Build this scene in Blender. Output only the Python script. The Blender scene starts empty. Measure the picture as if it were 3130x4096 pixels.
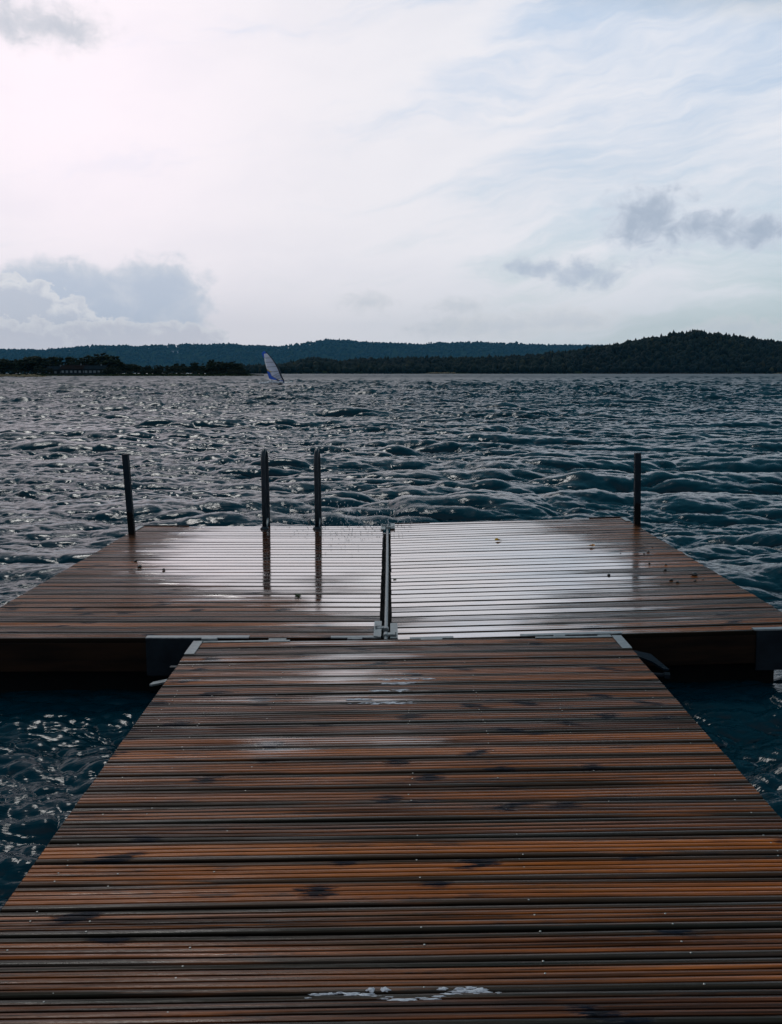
import bpy, bmesh, math, random
import numpy as np
from mathutils import Vector, Matrix, noise as mnoise
R = math.radians
random.seed(7)
rng = np.random.default_rng(11)
scene = bpy.context.scene
COL = scene.collection

# ------------------------------------------------------------------ helpers
def tag(o, label=None, cat=None, group=None, kind=None):
    if label: o['label'] = label
    if cat: o['category'] = cat
    if group: o['group'] = group
    if kind: o['kind'] = kind
    return o

def empty(name, loc=(0, 0, 0), rot=(0, 0, 0)):
    o = bpy.data.objects.new(name, None)
    o.location = loc
    o.rotation_euler = rot
    o.empty_display_size = 0.2
    COL.objects.link(o)
    return o

def link(name, me, mat=None, parent=None):
    o = bpy.data.objects.new(name, me)
    COL.objects.link(o)
    if mat is not None:
        for m in (mat if isinstance(mat, (list, tuple)) else [mat]):
            me.materials.append(m)
    if parent is not None:
        o.parent = parent
    return o

def obj(name, bm, mat=None, parent=None, smooth=False):
    me = bpy.data.meshes.new(name)
    bm.to_mesh(me)
    bm.free()
    if smooth:
        me.shade_smooth()
    return link(name, me, mat, parent)

def np_mesh(name, verts, faces, smooth=False):
    """verts (n,3); faces (m,k) int array, all the same size"""
    me = bpy.data.meshes.new(name)
    verts = np.ascontiguousarray(verts, dtype=np.float32)
    faces = np.ascontiguousarray(faces, dtype=np.int32)
    m, k = faces.shape
    me.vertices.add(len(verts))
    me.vertices.foreach_set('co', verts.ravel())
    me.loops.add(m * k)
    me.loops.foreach_set('vertex_index', faces.ravel())
    me.polygons.add(m)
    me.polygons.foreach_set('loop_start', np.arange(0, m * k, k, dtype=np.int32))
    me.update(calc_edges=True)
    if smooth:
        me.shade_smooth()
    return me

def vattr(me, name, data):
    a = me.attributes.new(name, 'FLOAT', 'POINT')
    a.data.foreach_set('value', np.ascontiguousarray(data, dtype=np.float32))

def add_box(bm, lo, hi, M=None, bevel=0.0):
    lo, hi = Vector(lo), Vector(hi)
    r = bmesh.ops.create_cube(bm, size=1.0)
    vs = r['verts']
    c, s = (lo + hi) / 2, hi - lo
    for v in vs:
        v.co = Vector((v.co.x * s.x, v.co.y * s.y, v.co.z * s.z)) + c
    if bevel > 0:
        es = list({e for v in vs for e in v.link_edges})
        rb = bmesh.ops.bevel(bm, geom=es, offset=bevel, segments=2, affect='EDGES', profile=0.6)
        vs = list({v for f in rb['faces'] for v in f.verts} | {v for v in vs if v.is_valid})
    if M is not None:
        for v in vs:
            v.co = M @ v.co
    return vs

def add_tube(bm, pts, rad, seg=14, caps=True):
    pts = [Vector(p) for p in pts]
    rads = rad if isinstance(rad, (list, tuple)) else [rad] * len(pts)
    rings = []
    t0 = (pts[1] - pts[0]).normalized()
    ref = Vector((1, 0, 0)) if abs(t0.x) < 0.9 else Vector((0, 0, 1))
    for i, p in enumerate(pts):
        if i == 0: t = pts[1] - pts[0]
        elif i == len(pts) - 1: t = pts[-1] - pts[-2]
        else: t = (pts[i + 1] - pts[i]).normalized() + (pts[i] - pts[i - 1]).normalized()
        t.normalize()
        a = (ref - t * ref.dot(t)).normalized()
        b = t.cross(a)
        rings.append([bm.verts.new(p + (a * math.cos(k * 2 * math.pi / seg) + b * math.sin(k * 2 * math.pi / seg)) * rads[i]) for k in range(seg)])
    for i in range(len(rings) - 1):
        for k in range(seg):
            bm.faces.new((rings[i][k], rings[i][(k + 1) % seg], rings[i + 1][(k + 1) % seg], rings[i + 1][k]))
    if caps:
        bm.faces.new(list(reversed(rings[0])))
        bm.faces.new(rings[-1])

def add_prism(bm, outline, z0, z1, M=None):
    a = [bm.verts.new((x, y, z0)) for x, y in outline]
    b = [bm.verts.new((x, y, z1)) for x, y in outline]
    n = len(outline)
    bm.faces.new(list(reversed(a)))
    bm.faces.new(b)
    for i in range(n):
        bm.faces.new((a[i], a[(i + 1) % n], b[(i + 1) % n], b[i]))
    if M is not None:
        for v in a + b:
            v.co = M @ v.co

# ------------------------------------------------------------------ node helper
class NT:
    def __init__(self, tree):
        self.t = tree
        self.n = tree.nodes
        self.l = tree.links
    def node(self, typ, **kw):
        n = self.n.new(typ)
        for k, v in kw.items():
            setattr(n, k, v)
        return n
    def put(self, sock, v):
        if v is None: return
        if isinstance(v, bpy.types.NodeSocket): self.l.new(v, sock)
        elif isinstance(v, (tuple, list)) and len(v) == 3 and sock.type == 'RGBA': sock.default_value = (*v, 1)
        else: sock.default_value = v
    def m(self, op, a, b=None, c=None, clamp=False):
        n = self.node('ShaderNodeMath', operation=op, use_clamp=clamp)
        for s, v in zip(n.inputs, (a, b, c)): self.put(s, v)
        return n.outputs[0]
    def vm(self, op, a, b=None):
        n = self.node('ShaderNodeVectorMath', operation=op)
        self.put(n.inputs[0], a)
        if b is not None: self.put(n.inputs[1], b)
        return n.outputs['Value'] if op in ('LENGTH', 'DISTANCE', 'DOT_PRODUCT') else n.outputs[0]
    def xyz(self, x, y, z=0.0):
        n = self.node('ShaderNodeCombineXYZ')
        for s, v in zip(n.inputs, (x, y, z)): self.put(s, v)
        return n.outputs[0]
    def sep(self, v):
        n = self.node('ShaderNodeSeparateXYZ')
        self.put(n.inputs[0], v)
        return n.outputs
    def noise(self, vec, scale=1.0, detail=4.0, rough=0.55, dist=0.0, dim='3D', w=None, typ=None):
        n = self.node('ShaderNodeTexNoise', noise_dimensions=dim)
        if typ: n.noise_type = typ
        self.put(n.inputs['Vector'], vec)
        if w is not None: self.put(n.inputs['W'], w)
        n.inputs['Scale'].default_value = scale
        n.inputs['Detail'].default_value = detail
        n.inputs['Roughness'].default_value = rough
        n.inputs['Distortion'].default_value = dist
        return n.outputs['Fac']
    def ss(self, v, lo, hi, a=0.0, b=1.0, typ='SMOOTHSTEP'):
        n = self.node('ShaderNodeMapRange', interpolation_type=typ)
        for s, x in zip(n.inputs, (v, lo, hi, a, b)): self.put(s, x)
        return n.outputs[0]
    def mix(self, f, a, b, blend='MIX'):
        n = self.node('ShaderNodeMix', data_type='RGBA', blend_type=blend)
        self.put(n.inputs[0], f)
        self.put(n.inputs[6], a)
        self.put(n.inputs[7], b)
        return n.outputs[2]
    def attr(self, name):
        n = self.node('ShaderNodeAttribute', attribute_name=name)
        return n.outputs
    def bump(self, h, strength=1.0, dist=0.001, normal=None):
        n = self.node('ShaderNodeBump')
        self.put(n.inputs['Height'], h)
        self.put(n.inputs['Strength'], strength)
        self.put(n.inputs['Distance'], dist)
        if normal is not None: self.put(n.inputs['Normal'], normal)
        return n.outputs[0]

def mat(name):
    m = bpy.data.materials.new(name)
    m.use_nodes = True
    t = NT(m.node_tree)
    b = m.node_tree.nodes['Principled BSDF']
    return m, t, b

def simple(name, c0, c1, rough=0.6, metal=0.0, scale=8.0, bump=0.0, stretch=(1, 1, 1), r2=None, spec=0.5):
    m, t, b = mat(name)
    co = t.node('ShaderNodeTexCoord').outputs['Object']
    v = t.vm('MULTIPLY', co, stretch)
    n = t.noise(v, scale, 6, 0.62)
    f = t.ss(n, 0.34, 0.68)
    t.put(b.inputs['Base Color'], t.mix(f, c0, c1))
    t.put(b.inputs['Roughness'], t.ss(n, 0.3, 0.7, rough, r2 if r2 is not None else rough * 1.25))
    b.inputs['Metallic'].default_value = metal
    b.inputs['Specular IOR Level'].default_value = spec
    if bump:
        t.put(b.inputs['Normal'], t.bump(t.noise(v, scale * 6, 5, 0.6), 0.6, bump))
    return m

# ------------------------------------------------------------------ materials
def wood_deck():
    m, t, b = mat('wet_ribbed_decking')
    uv = t.node('ShaderNodeUVMap', uv_map='board').outputs[0]
    s = t.sep(uv)
    U, V = s[0], s[1]
    at = t.attr('rnd')
    rs = t.node('ShaderNodeSeparateColor')
    t.put(rs.inputs[0], at['Color'])
    r1, r2, r3 = rs.outputs[0], rs.outputs[1], rs.outputs[2]
    dep = t.attr('depth')['Fac']
    pos = t.node('ShaderNodeNewGeometry').outputs['Position']
    # grain : long fibres
    g1 = t.noise(t.xyz(t.m('MULTIPLY', U, 1.1), t.m('MULTIPLY', V, 9.0), t.m('MULTIPLY', r1, 40)), 1.0, 5, 0.65, 0.25)
    g2 = t.noise(t.xyz(t.m('MULTIPLY', U, 6.0), t.m('MULTIPLY', V, 52.0), t.m('MULTIPLY', r2, 40)), 1.0, 4, 0.7)
    big = t.noise(t.xyz(t.m('MULTIPLY', U, 0.9), t.m('MULTIPLY', V, 3.1), t.m('MULTIPLY', r3, 30)), 1.0, 5, 0.6, 0.5)
    area = t.noise(t.vm('MULTIPLY', pos, (0.7, 1.1, 0.3)), 1.0, 4, 0.6)
    tone = t.m('ADD', t.m('MULTIPLY', g1, 0.75), t.m('MULTIPLY', big, 0.65))
    tone = t.m('ADD', tone, t.m('MULTIPLY', t.m('SUBTRACT', r1, 0.5), 0.26))
    f = t.ss(tone, 0.50, 0.90)
    c_dark = t.mix(r2, (0.020, 0.0075, 0.003), (0.026, 0.011, 0.006))
    c_warm = t.mix(r3, (0.45, 0.118, 0.015), (0.33, 0.088, 0.020))
    col = t.mix(f, c_dark, c_warm)
    col = t.mix(t.ss(g2, 0.36, 0.56, 0.55, 0.0), col, (0.020, 0.011, 0.007))
    # weathered grey-violet streaks
    gr = t.ss(t.m('ADD', t.m('MULTIPLY', t.noise(t.xyz(t.m('MULTIPLY', U, 0.8), t.m('MULTIPLY', V, 6.0), t.m('MULTIPLY', r2, 21)), 1.0, 4, 0.6), 0.8), t.m('MULTIPLY', r2, 0.35)), 0.56, 0.80)
    col = t.mix(t.m('MULTIPLY', gr, 0.32), col, (0.034, 0.026, 0.024))
    # algae
    px = t.sep(pos)[0]
    al = t.m('ADD', t.m('MULTIPLY', area, 0.8), t.m('MULTIPLY', t.noise(t.xyz(t.m('MULTIPLY', U, 1.3), t.m('MULTIPLY', V, 4.5), t.m('MULTIPLY', r3, 11)), 1.0, 5, 0.65), 0.6))
    al = t.m('ADD', al, t.m('MULTIPLY', px, 0.035))
    al = t.ss(al, 0.74, 0.98)
    col = t.mix(t.m('MULTIPLY', al, 0.6), col, (0.036, 0.036, 0.010))
    # edges of the board darker with dirt
    fr = t.m('FRACT', V)
    edge = t.ss(t.m('ABSOLUTE', t.m('SUBTRACT', fr, 0.5)), 0.27, 0.37)
    edge = t.m('MULTIPLY', edge, t.ss(t.noise(t.xyz(t.m('MULTIPLY', U, 1.5), t.m('MULTIPLY', V, 3.0), r1), 1.0, 3), 0.28, 0.46))
    col = t.mix(t.m('MULTIPLY', edge, 0.88), col, (0.018, 0.018, 0.013))
    stain = t.ss(t.noise(t.xyz(t.m('MULTIPLY', U, 2.3), t.m('MULTIPLY', V, 2.2), t.m('MULTIPLY', r1, 17)), 1.0, 6, 0.7), 0.56, 0.66)
    col = t.mix(t.m('MULTIPLY', stain, 0.7), col, (0.016, 0.013, 0.012))
    # knots : feathered blue-grey swirls crossing a board
    wob = t.noise(t.xyz(t.m('MULTIPLY', U, 7.0), t.m('MULTIPLY', V, 6.0), r2), 1.0, 5, 0.7)
    ku = t.m('ADD', t.m('MULTIPLY', U, 2.3), t.m('MULTIPLY', t.m('SUBTRACT', fr, 0.5), t.m('MULTIPLY', t.m('SUBTRACT', r3, 0.5), 0.9)))
    ku = t.m('ADD', ku, t.m('MULTIPLY', t.m('SUBTRACT', wob, 0.5), 0.55))
    vo = t.node('ShaderNodeTexVoronoi', feature='F1', voronoi_dimensions='2D')
    t.put(vo.inputs['Vector'], t.xyz(ku, t.m('ADD', t.m('MULTIPLY', t.m('FLOOR', V), 3.37), t.m('MULTIPLY', fr, 0.35))))
    vo.inputs['Scale'].default_value = 1.0
    kd = vo.outputs['Distance']
    kc = t.node('ShaderNodeSeparateColor')
    t.put(kc.inputs[0], vo.outputs['Color'])
    on = t.ss(kc.outputs[0], 0.08, 0.14)
    knot = t.m('MULTIPLY', t.ss(kd, 0.07, 0.15, 1.0, 0.0), on)
    core = t.m('MULTIPLY', t.ss(kd, 0.03, 0.055, 1.0, 0.0), on)
    kn2 = t.m('MULTIPLY', knot, t.ss(t.noise(t.xyz(t.m('MULTIPLY', U, 12.0), t.m('MULTIPLY', V, 14.0), r1), 1.0, 4, 0.7), 0.34, 0.48))
    col = t.mix(t.m('MULTIPLY', kn2, 0.97), col, (0.007, 0.011, 0.019))
    col = t.mix(t.m('MULTIPLY', core, 0.9), col, (0.006, 0.006, 0.008))
    # grooves and board sides darken with depth
    col = t.mix(dep, col, (0.006, 0.005, 0.004))
    t.put(b.inputs['Base Color'], col)
    # water film : a sheet of water lies on the middle of the cross deck
    film = t.attr('film')['Fac']
    streak = t.noise(t.xyz(t.m('MULTIPLY', U, 0.9), t.m('MULTIPLY', V, 5.0), r1), 1.0, 4, 0.6)
    zone = t.noise(t.vm('MULTIPLY', pos, (1.3, 2.6, 0)), 1.0, 3, 0.55)
    film = t.m('ADD', film, t.m('MULTIPLY', t.m('SUBTRACT', r1, 0.5), t.m('MULTIPLY', t.m('MINIMUM', film, 0.5), 0.75)))
    film = t.m('ADD', film, t.m('MULTIPLY', t.m('SUBTRACT', zone, 0.5), 0.7))
    film = t.ss(t.m('ADD', film, t.m('MULTIPLY', t.m('SUBTRACT', streak, 0.5), 0.55)), 0.16, 0.74)
    ridge = t.noise(t.xyz(t.m('MULTIPLY', U, 0.7), t.m('MULTIPLY', V, 8.0), r2), 1.0, 4, 0.6)
    film = t.ss(t.m('ADD', film, t.m('MULTIPLY', t.m('SUBTRACT', ridge, 0.5), 1.25)), 0.08, 1.0, 0.0, 1.0, 'LINEAR')
    rim = t.ss(t.m('ABSOLUTE', t.m('SUBTRACT', fr, 0.5)), 0.35, 0.44, 1.0, 0.0)
    film = t.m('MULTIPLY', film, rim)
    wetn = t.noise(t.xyz(t.m('MULTIPLY', U, 1.6), t.m('MULTIPLY', V, 9.0), r3), 1.0, 5, 0.65)
    rough = t.ss(wetn, 0.3, 0.72, 0.40, 0.17)
    rough = t.m('ADD', t.m('MULTIPLY', rough, t.ss(film, 0.0, 0.32, 1.0, 0.0)), t.ss(film, 0.0, 0.32, 0.0, 0.035))
    t.put(b.inputs['Roughness'], rough)
    t.put(b.inputs['IOR'], t.ss(film, 0.10, 1.0, 1.45, 4.2, 'LINEAR'))
    t.put(b.inputs['Specular IOR Level'], t.m('MULTIPLY', t.ss(dep, 0.1, 0.9, 1.0, 0.25), t.m('MAXIMUM', t.ss(film, 0.0, 0.6), t.ss(t.m('ADD', t.m('MULTIPLY', wetn, 0.7), t.m('MULTIPLY', big, 0.5)), 0.46, 0.78, 0.02, t.ss(kn2, 0.0, 1.0, 0.32, 0.06)))))
    # relief: raised grain, pimples of water, knots
    pim = t.node('ShaderNodeTexVoronoi', feature='F1')
    t.put(pim.inputs['Vector'], t.xyz(t.m('MULTIPLY', U, 42.0), t.m('MULTIPLY', V, 6.0), r1))
    pm = t.m('MULTIPLY', t.ss(pim.outputs['Distance'], 0.05, 0.28, 1.0, 0.0), t.ss(t.noise(t.xyz(t.m('MULTIPLY', U, 1.3), t.m('MULTIPLY', V, 5.0), r2), 1.0, 3), 0.5, 0.66))
    h = t.m('ADD', t.m('MULTIPLY', g2, 0.55), t.m('MULTIPLY', g1, 0.9))
    h = t.m('ADD', h, t.m('MULTIPLY', pm, 1.1))
    h = t.m('ADD', h, t.m('MULTIPLY', kn2, 1.3))
    h = t.m('MULTIPLY', h, t.ss(film, 0.0, 0.35, 1.0, 0.09))
    t.put(b.inputs['Normal'], t.bump(h, 0.75, 0.0011))
    return m

def water_mat():
    m, t, b = mat('lake_water')
    pos = t.node('ShaderNodeNewGeometry').outputs['Position']
    b.inputs['IOR'].default_value = 1.333
    b.inputs['Specular IOR Level'].default_value = 0.26
    dist = t.vm('LENGTH', pos)
    v = t.vm('MULTIPLY', t.vm('ADD', pos, t.xyz(0.0, t.m('MULTIPLY', t.sep(pos)[0], -0.18), 0.0)), (0.42, 1.5, 0.6))
    n1 = t.noise(v, 5.5, 4, 0.62, 0.9)
    n2 = t.noise(v, 31.0, 2, 0.6, 0.5)
    gust = t.ss(t.noise(t.vm('MULTIPLY', pos, (1, 1, 0)), 0.16, 3, 0.6), 0.36, 0.62, 0.35, 1.0)
    n1 = t.m('SUBTRACT', 1.0, t.m('ABSOLUTE', t.m('MULTIPLY', t.m('SUBTRACT', n1, 0.5), 2.0)))
    h = t.m('ADD', n1, t.m('MULTIPLY', n2, 0.30))
    t.put(b.inputs['Normal'], t.bump(h, t.m('MULTIPLY', gust, 0.9), t.ss(dist, 6.0, 32.0, 0.009, 0.005, 'LINEAR')))
    foam = t.attr('foam')['Fac']
    fn = t.noise(pos, 55.0, 4, 0.7)
    ff = t.ss(t.m('ADD', foam, t.m('MULTIPLY', t.m('SUBTRACT', fn, 0.5), 1.0)), 0.55, 0.85)
    deep = t.noise(t.vm('MULTIPLY', pos, (1, 1, 0)), 0.05, 2)
    body = t.mix(deep, (0.0006, 0.0205, 0.0330), (0.0009, 0.0250, 0.0385))
    t.put(b.inputs['Base Color'], t.mix(ff, body, (0.62, 0.66, 0.68)))
    t.put(b.inputs['Roughness'], t.m('ADD', t.m('ADD', t.ss(dist, 6.0, 60.0, 0.05, 0.24, 'LINEAR'), t.ss(dist, 60.0, 500.0, 0.0, 0.22, 'LINEAR')), t.m('MULTIPLY', ff, 0.5)))
    return m

def leaf_mat(name, ca, cb, cc):
    m, t, b = mat(name)
    a = t.attr('tint')['Fac']
    co = t.node('ShaderNodeTexCoord').outputs['Object']
    n = t.noise(co, 0.35, 5, 0.65)
    f = t.m('ADD', t.m('MULTIPLY', a, 0.75), t.m('MULTIPLY', n, 0.35))
    c = t.mix(t.ss(f, 0.15, 0.75), ca, cb)
    c = t.mix(t.ss(a, 0.90, 1.0), c, cc)
    t.put(b.inputs['Base Color'], c)
    b.inputs['Roughness'].default_value = 0.85
    b.inputs['Specular IOR Level'].default_value = 0.1
    return m

M = {}
M['deck'] = wood_deck()
M['water'] = water_mat()
M['beam'] = simple('wet_timber_beam', (0.004, 0.002, 0.0012), (0.016, 0.007, 0.003), 0.45, 0, 3.0, 0.001, (0.6, 6, 6), None, 0.12)
M['galv'] = simple('galvanised_steel', (0.13, 0.15, 0.16), (0.27, 0.29, 0.295), 0.34, 0.55, 22.0, 0.0006, (1, 1, 1), 0.55)
M['galv_dark'] = simple('weathered_steel_plate', (0.002, 0.005, 0.009), (0.006, 0.012, 0.018), 0.55, 0.0, 9.0, 0.0006, (1, 1, 1), None, 0.15)
M['dark_steel'] = simple('dark_steel_tube', (0.006, 0.011, 0.017), (0.013, 0.022, 0.031), 0.34, 0.0, 14.0, 0.0004, (1, 1, 1), None, 0.25)
M['float'] = simple('black_plastic_float', (0.003, 0.004, 0.005), (0.006, 0.007, 0.008), 0.6, 0, 5.0, 0.002, (1, 1, 1), None, 0.06)
M['black'] = simple('black_coating', (0.006, 0.007, 0.009), (0.012, 0.013, 0.015), 0.4, 0, 9.0)
M['foam'] = simple('sea_foam', (0.42, 0.42, 0.46), (0.70, 0.69, 0.72), 0.6, 0, 60.0, 0.002)
M['screw'] = simple('steel_screw_head', (0.25, 0.24, 0.23), (0.5, 0.48, 0.44), 0.3, 0.8, 90.0)
M['yleaf'] = simple('yellow_leaf', (0.60, 0.33, 0.015), (0.72, 0.46, 0.03), 0.45, 0, 60.0)
M['oleaf'] = simple('orange_leaf', (0.38, 0.14, 0.01), (0.55, 0.25, 0.02), 0.45, 0, 60.0)
M['pebble'] = simple('dark_wet_pebble', (0.008, 0.008, 0.009), (0.022, 0.020, 0.018), 0.35, 0, 80.0, 0.001)
M['weed'] = simple('green_waterweed', (0.020, 0.045, 0.010), (0.045, 0.080, 0.018), 0.5, 0, 60.0)

M['arm_blue'] = simple('dark_blue_wet_steel', (0.002, 0.007, 0.013), (0.006, 0.014, 0.022), 0.6, 0, 9.0, 0.0006, (1, 1, 1), None, 0.05)
def post_mat():
    m, t, b = mat('painted_steel_post')
    co = t.node('ShaderNodeTexCoord').outputs['Object']
    z = t.sep(co)[2]
    n = t.noise(t.vm('MULTIPLY', co, (1, 1, 0.4)), 18, 5, 0.65)
    c = t.mix(t.ss(n, 0.35, 0.65), (0.003, 0.008, 0.014), (0.008, 0.016, 0.025))
    wet = t.ss(t.m('ADD', z, t.m('MULTIPLY', t.m('SUBTRACT', n, 0.5), 0.10)), 0.20, 0.25, 1.0, 0.0)
    c = t.mix(wet, c, (0.006, 0.006, 0.007))
    rust = t.m('MULTIPLY', t.ss(t.m('ADD', z, t.m('MULTIPLY', n, 0.08)), 0.03, 0.07, 1.0, 0.0), 0.8)
    c = t.mix(rust, c, (0.05, 0.020, 0.006))
    t.put(b.inputs['Base Color'], c)
    t.put(b.inputs['Roughness'], t.ss(wet, 0, 1, 0.42, 0.22))
    b.inputs['Specular IOR Level'].default_value = 0.15
    return m
M['post'] = post_mat()

# ------------------------------------------------------------------ camera
HC = 1.95
cam = bpy.data.cameras.new('camera')
cam.sensor_fit = 'HORIZONTAL'
cam.sensor_width = 36.0
cam.lens = 36.0 * 3700.0 / 3130.0
cam.clip_start = 0.05
cam.clip_end = 40000
co = bpy.data.objects.new('camera', cam)
COL.objects.link(co)
PITCH = math.atan(556 / 3700.0)
co.location = (0, 0, HC)
co.rotation_euler = (math.pi / 2 - PITCH, 0, 0)
scene.camera = co

def direction(x, y):
    """azimuth and elevation in degrees of a point of the picture (used to place the clouds)"""
    c, s = math.cos(PITCH), math.sin(PITCH)
    v = (2048 - y) / 3700.0
    d = Vector(((x - 1565) / 3700.0, c + v * s, -s + v * c)).normalized()
    return math.degrees(math.atan2(d.x, d.y)), math.degrees(math.asin(d.z))

# ------------------------------------------------------------------ light and sky
SUN_AZ, SUN_EL = -24.0, 52.0
sun = bpy.data.lights.new('sun', 'SUN')
sun.energy = 0.55
sun.angle = R(13.0)
sun.color = (1.0, 0.97, 0.93)
so = bpy.data.objects.new('sun', sun)
COL.objects.link(so)
sd = Vector((math.sin(R(SUN_AZ)) * math.cos(R(SUN_EL)), math.cos(R(SUN_AZ)) * math.cos(R(SUN_EL)), math.sin(R(SUN_EL))))
so.rotation_euler = sd.to_track_quat('Z', 'Y').to_euler()
so.location = sd * 50

def build_world():
    w = bpy.data.worlds.new('World')
    scene.world = w
    w.use_nodes = True
    t = NT(w.node_tree)
    bg = w.node_tree.nodes['Background']
    bg.inputs['Strength'].default_value = 0.1
    sky = t.node('ShaderNodeTexSky', sky_type='NISHITA')
    sky.sun_disc = False
    sky.sun_elevation = R(SUN_EL)
    sky.sun_rotation = R(SUN_AZ)
    sky.air_density = 1.2
    sky.dust_density = 2.0
    d = t.vm('NORMALIZE', t.node('ShaderNodeTexCoord').outputs['Generated'])
    x, y, z = t.sep(d)[:3]
    deg = 180 / math.pi
    A = t.m('MULTIPLY', t.m('ARCTAN2', x, y), deg)
    E = t.m('MULTIPLY', t.m('ARCSINE', z), deg)
    # --- high veil : streaks that rise towards the right
    rot = lambda ang: (t.m('ADD', t.m('MULTIPLY', A, math.cos(R(ang))), t.m('MULTIPLY', E, math.sin(R(ang)))),
                       t.m('SUBTRACT', t.m('MULTIPLY', E, math.cos(R(ang))), t.m('MULTIPLY', A, math.sin(R(ang)))))
    s1, s2 = rot(9)
    warp = t.noise(t.xyz(t.m('MULTIPLY', A, 0.10), t.m('MULTIPLY', E, 0.16), 3.0), 1.0, 4, 0.55)
    s2w = t.m('ADD', s2, t.m('MULTIPLY', warp, 5.0))
    st = t.noise(t.xyz(t.m('MULTIPLY', s1, 0.055), t.m('MULTIPLY', s2w, 0.33), 1.0), 1.0, 6, 0.58)
    st2 = t.noise(t.xyz(t.m('MULTIPLY', s1, 0.16), t.m('MULTIPLY', s2w, 0.95), 7.0), 1.0, 5, 0.6)
    st = t.m('ADD', t.m('MULTIPLY', st, 0.75), t.m('MULTIPLY', st2, 0.25))
    side = t.ss(A, -16.0, 24.0)
    veil = t.ss(t.m('SUBTRACT', t.m('ADD', st, t.m('MULTIPLY', t.ss(A, -4.0, 12.0, 0.08, 0.0), 1.0)), t.m('MULTIPLY', side, 0.14)), 0.20, 0.52)
    blue = t.mix(t.ss(E, 2, 16), (6.0, 7.3, 7.9), (5.6, 6.9, 8.7))
    blue = t.mix(0.25, blue, sky.outputs[0])
    white = t.mix(side, (9.4, 9.05, 9.4), (8.6, 8.75, 9.3))
    soft = t.noise(t.xyz(t.m('MULTIPLY', s1, 0.07), t.m('MULTIPLY', s2w, 0.2), 21.0), 1.0, 5, 0.55)
    white = t.mix(t.ss(soft, 0.40, 0.70, 0.0, 0.22), white, (7.0, 7.25, 8.1))
    c = t.mix(veil, blue, white)
    # horizon band, slightly warmer and greyer
    c = t.mix(t.ss(E, 0.0, 7.0, 0.55, 0.0), c, t.mix(side, (7.3, 7.2, 7.6), (6.6, 7.35, 7.6)))
    # --- glow around the veiled sun
    vd = Vector((math.sin(R(-19)) * math.cos(R(15)), math.cos(R(-19)) * math.cos(R(15)), math.sin(R(15))))
    g3 = t.m('POWER', t.m('MAXIMUM', t.vm('DOT_PRODUCT', d, tuple(vd)), 0.0), 55.0)
    c = t.mix(1.0, c, t.mix(g3, (0, 0, 0), (1.5, 0.80, 1.10)), 'ADD')
    cosg = t.vm('DOT_PRODUCT', d, tuple(sd))
    g = t.m('POWER', t.m('MAXIMUM', cosg, 0.0), 42.0)
    c = t.mix(1.0, c, t.mix(t.m('MULTIPLY', g, 1.0, clamp=True), (0, 0, 0), (4.0, 4.3, 4.8)), 'ADD')
    g2 = t.m('POWER', t.m('MAXIMUM', cosg, 0.0), 160.0)
    c = t.mix(1.0, c, t.mix(t.m('MULTIPLY', g2, 1.0, clamp=True), (0, 0, 0), (10.5, 11.0, 11.5)), 'ADD')

    def cloud(c, blobs, amp, freq, lo, hi, dark, light, seed, strength=1.0, shade=None, det=7):
        wx = t.noise(t.xyz(t.m('MULTIPLY', A, freq), t.m('MULTIPLY', E, freq * 1.25), seed), 1.0, det, 0.60, 0.35)
        m_ = None
        for (px, py, rx, ry) in blobs:
            a0, e0 = direction(px, py)
            ra, re = rx / 3700 * deg, ry / 3700 * deg
            q = t.m('ADD', t.m('POWER', t.m('MULTIPLY', t.m('SUBTRACT', A, a0), 1 / ra), 2.0), t.m('POWER', t.m('MULTIPLY', t.m('SUBTRACT', E, e0), 1 / re), 2.0))
            q = t.m('SUBTRACT', 1.0, t.m('SQRT', q))
            m_ = q if m_ is None else t.m('SMOOTH_MAX', m_, q, 0.35)
        v = t.m('ADD', m_, t.m('MULTIPLY', t.m('SUBTRACT', wx, 0.5), amp))
        k = t.m('MULTIPLY', t.ss(v, lo, hi), strength)
        body = t.ss(t.m('ADD', v, t.m('MULTIPLY', t.m('SUBTRACT', wx, 0.5), 0.6)), lo + 0.02, hi + (shade or 0.55))
        return t.mix(k, c, t.mix(body, light, dark))
    # dark ragged cloud, right
    c = cloud(c, [(2600, 880, 190, 150), (2790, 905, 240, 70), (3030, 925, 200, 75)], 1.7, 0.75, -0.20, 0.55, (4.4, 5.1, 6.2), (7.2, 7.7, 8.6), 11.0, 0.95, 0.5)
    c = cloud(c, [(2330, 1095, 190, 75), (2130, 1070, 190, 45)], 1.7, 0.85, -0.15, 0.6, (4.7, 5.4, 6.6), (7.2, 7.7, 8.3), 23.0, 0.8, 0.5)
    # small grey wisp, top left
    c = cloud(c, [(60, 70, 190, 95), (250, 105, 190, 85)], 1.7, 0.7, -0.25, 0.75, (5.3, 5.75, 6.5), (8.6, 8.3, 8.7), 31.0, 0.8, 0.5)
    # big slate cloud, left
    c = cloud(c, [(230, 1160, 300, 130), (620, 1190, 240, 165), (430, 1250, 300, 130)], 1.2, 0.55, -0.10, 0.36, (5.5, 6.15, 7.3), (7.0, 7.3, 8.0), 43.0, 0.92, 0.5)
    # white cumulus in front of it
    c = cloud(c, [(40, 1250, 240, 140), (230, 1310, 240, 80)], 1.1, 0.85, 0.0, 0.10, (6.2, 6.5, 7.35), (8.3, 8.3, 8.6), 57.0, 0.9, 0.4)
    c = cloud(c, [(60, 1390, 330, 110), (450, 1370, 260, 90), (720, 1370, 200, 85)], 1.2, 1.1, 0.0, 0.10, (6.55, 6.6, 7.3), (8.0, 8.0, 8.35), 61.0, 0.85, 0.45)
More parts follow.
